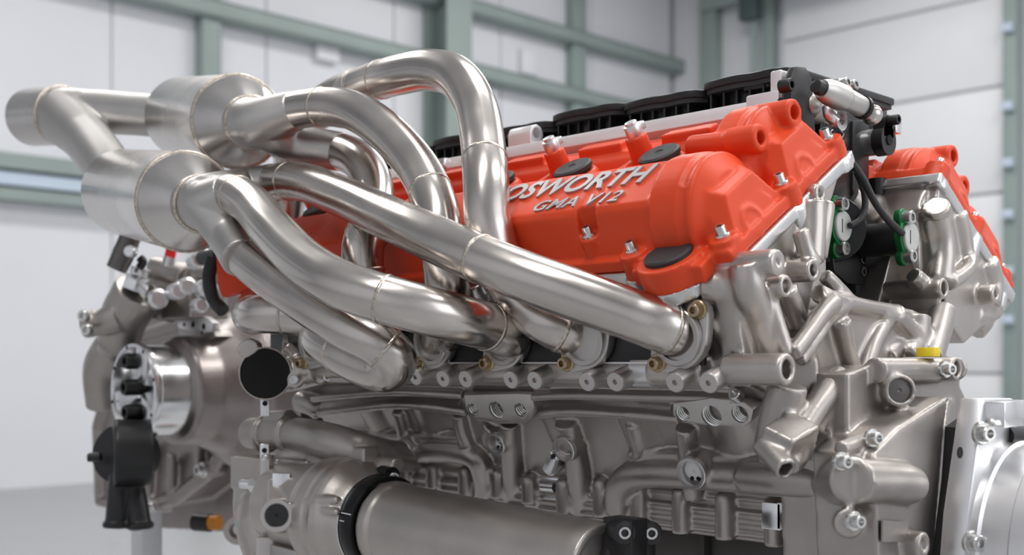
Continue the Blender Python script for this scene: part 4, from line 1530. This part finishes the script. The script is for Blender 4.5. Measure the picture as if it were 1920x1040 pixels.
k.build('bleed_valve', 'alu_sat', uc)
k = MB().cyl(PD(318, 484, 1.62), PD(321, 470, 1.62), .0075)
k.ball(PD(321, 470, 1.62), .0075)
k.build('red_cap', 'red_bright', uc)['label'] = 'small red cap'
for (px, py, D, r) in ((372, 488, 1.5, .010), (383, 478, 1.5, .009), (352, 536, 1.6, .012), (390, 540, 1.55, .013), (378, 572, 1.55, .010), (335, 545, 1.6, .012), (297, 560, 1.62, .014)):
    q = PD(px, py, D)
    MB().lathe([(0, -.03), (r, -.03), (r, 0), (r * .7, .004), (0, .004)], q, (-DV + RV * .5), 20).build('pipe_union', 'alu_sat', GB)
MB().cyl(PD(380, 484, 1.46), PD(412, 478, 1.42), .009).build('link_rod', 'bolt_dark', GB)
# black plastic pump under the hub, with two hose stubs
c = MB()
n = (-Y1 * .8 - X1 * .35).normalized()
pc = PD(212, 850, 1.60)
c.lathe([(0, -.05), (.045, -.05), (.047, -.004), (.045, 0), (0, 0)], pc, n, 40)
c.cyl(PD(225, 850, 1.62), PD(250, 855, 1.66), .042)
c.cyl(PD(165, 857, 1.60), PD(190, 856, 1.60), .0065)
c.tube([PD(226, 890, 1.61), PD(222, 940, 1.60), PD(218, 988, 1.60)], .0155, 20, 5)
c.tube([PD(245, 890, 1.62), PD(255, 940, 1.61), PD(263, 990, 1.60)], .0155, 20, 5)
c.lathe([(0, 0), (.018, 0), (.018, .008), (0, .008)], PD(218, 988, 1.60), Z1, 24)
c.lathe([(0, 0), (.018, 0), (.018, .008), (0, .008)], PD(263, 990, 1.60), Z1, 24)
cast('water_pump', c, 'black', GB, .0018, 2)['label'] = 'black plastic pump with two hose stubs'
k = MB().cyl(PD(366, 978, 1.70), PD(395, 980, 1.69), .013)
k = k.build('plug_socket', 'black', GB)
MB().cyl(PD(395, 979, 1.69), PD(411, 980, 1.685), .011).build('plug_sleeve', 'amber', k)
p = PD(452, 990, 1.62)
k = MB().ring(p, -DV, .020, .012, .02, 28).build('foot_lug', 'cast', GB)
hw('bolt', 'lug_bolt', 'bolt', p, -DV, k, .010, .010)

# rear end bracket in cover colour, on the near bank
c = MB()
c.prism([PD(x, y, 1.345) for (x, y) in ((403, 470), (418, 468), (440, 480), (498, 525), (492, 538), (415, 558), (406, 530))], DV * .02)
c.build('cover_bracket', 'red', GB, bevel=.004)

# ================================================================== machined coupling drum on the front
DR = thing('coupling_drum', (.24, -.02, .90), 'bright machined aluminium coupling drum and bracket on the front housing', 'drum')
c = MB()
cz = 1.003
yc = -.035
c.lathe([(0, .178), (.086, .178), (.086, .186), (.0835, .188), (.0835, .208), (.086, .210), (.086, .235), (.0835, .237), (.0835, .246), (.086, .248), (.086, .36), (0, .36)], Vector((0, yc, cz)), X1, 96)
c.build('drum', 'alu_sat', DR)
c = MB()
XB = .160
poly = [(1797, 745), (1857, 745), (1862, 800), (1850, 830), (1835, 900), (1830, 960), (1838, 1060), (1758, 1060), (1766, 960), (1782, 850)]
c.prism([PX(x, y, XB) for (x, y) in poly], X1 * .020)
bk = c.build('bracket_plate', 'alu_sat', DR, bevel=.003)
c = MB().box(PX(1868, 775, .18), (.03, .04, .020))
c.build('bracket_block', 'alu', DR, bevel=.002)
c = MB().prism([PX(x, y, .150) for (x, y) in ((1772, 800), (1800, 780), (1800, 1100), (1740, 1100), (1765, 900))], X1 * .009)
c.build('gap_shade', 'black', DR)  # black sheet stands in for the shade in the gap
c = MB().cyl(PX(1880, 818, .175), PX(1990, 822, .175), .009)
c.build('dark_rod', 'black_sat', DR)
hw('bolt', 'plate_bolt', 'bolt', PX(1840, 812, .182), X1 - Y1 * .4, bk, .0062, .009, flange=True)
hw('bolt', 'plate_bolt', 'bolt', PX(1822, 1016, .182), X1 - Y1 * .4, bk, .0062, .009, flange=True)
MB().lathe([(0, 0), (.0042, 0), (.0042, .0008), (0, .0008)], PX(1799, 848, .1803), X1, 20).build('bore', 'void', bk)
MB().cyl(PX(1898, 768, .18), PX(1915, 768, .18), .008).build('stud', 'alu', DR)

# ================================================================== stand carrying engine and gearbox (below the frame)
SD = thing('engine_stand', (-.4, .05, 0), 'grey painted steel engine stand under the engine and gearbox', 'stand')
for (x, y) in ((-.50, -.09), (.02, -.09), (-.50, .16), (.02, .16)):
    slab('upright', (x - .03, y - .03, 0), (x + .03, y + .03, .90), 'stand', SD, .004)
slab('deck_rail', (-.60, -.12, .84), (.08, -.06, .90), 'stand', SD, .004)
slab('deck_rail', (-.60, .13, .84), (.08, .19, .90), 'stand', SD, .004)
gp = PD(275, 990, 1.80)
slab('upright', (gp.x - .018, gp.y - .018, 0), (gp.x + .018, gp.y + .018, ZB + .02), 'stand', SD, .004)
slab('base_rail', (gp.x - .1, -.12, .0), (.1, -.06, .06), 'stand', SD, .004)
slab('base_rail', (gp.x - .1, .13, .0), (.1, .19, .06), 'stand', SD, .004)
slab('cross_rail', (gp.x - .05, min(-.12, gp.y), .0), (gp.x + .05, .19, .06), 'stand', SD, .004)
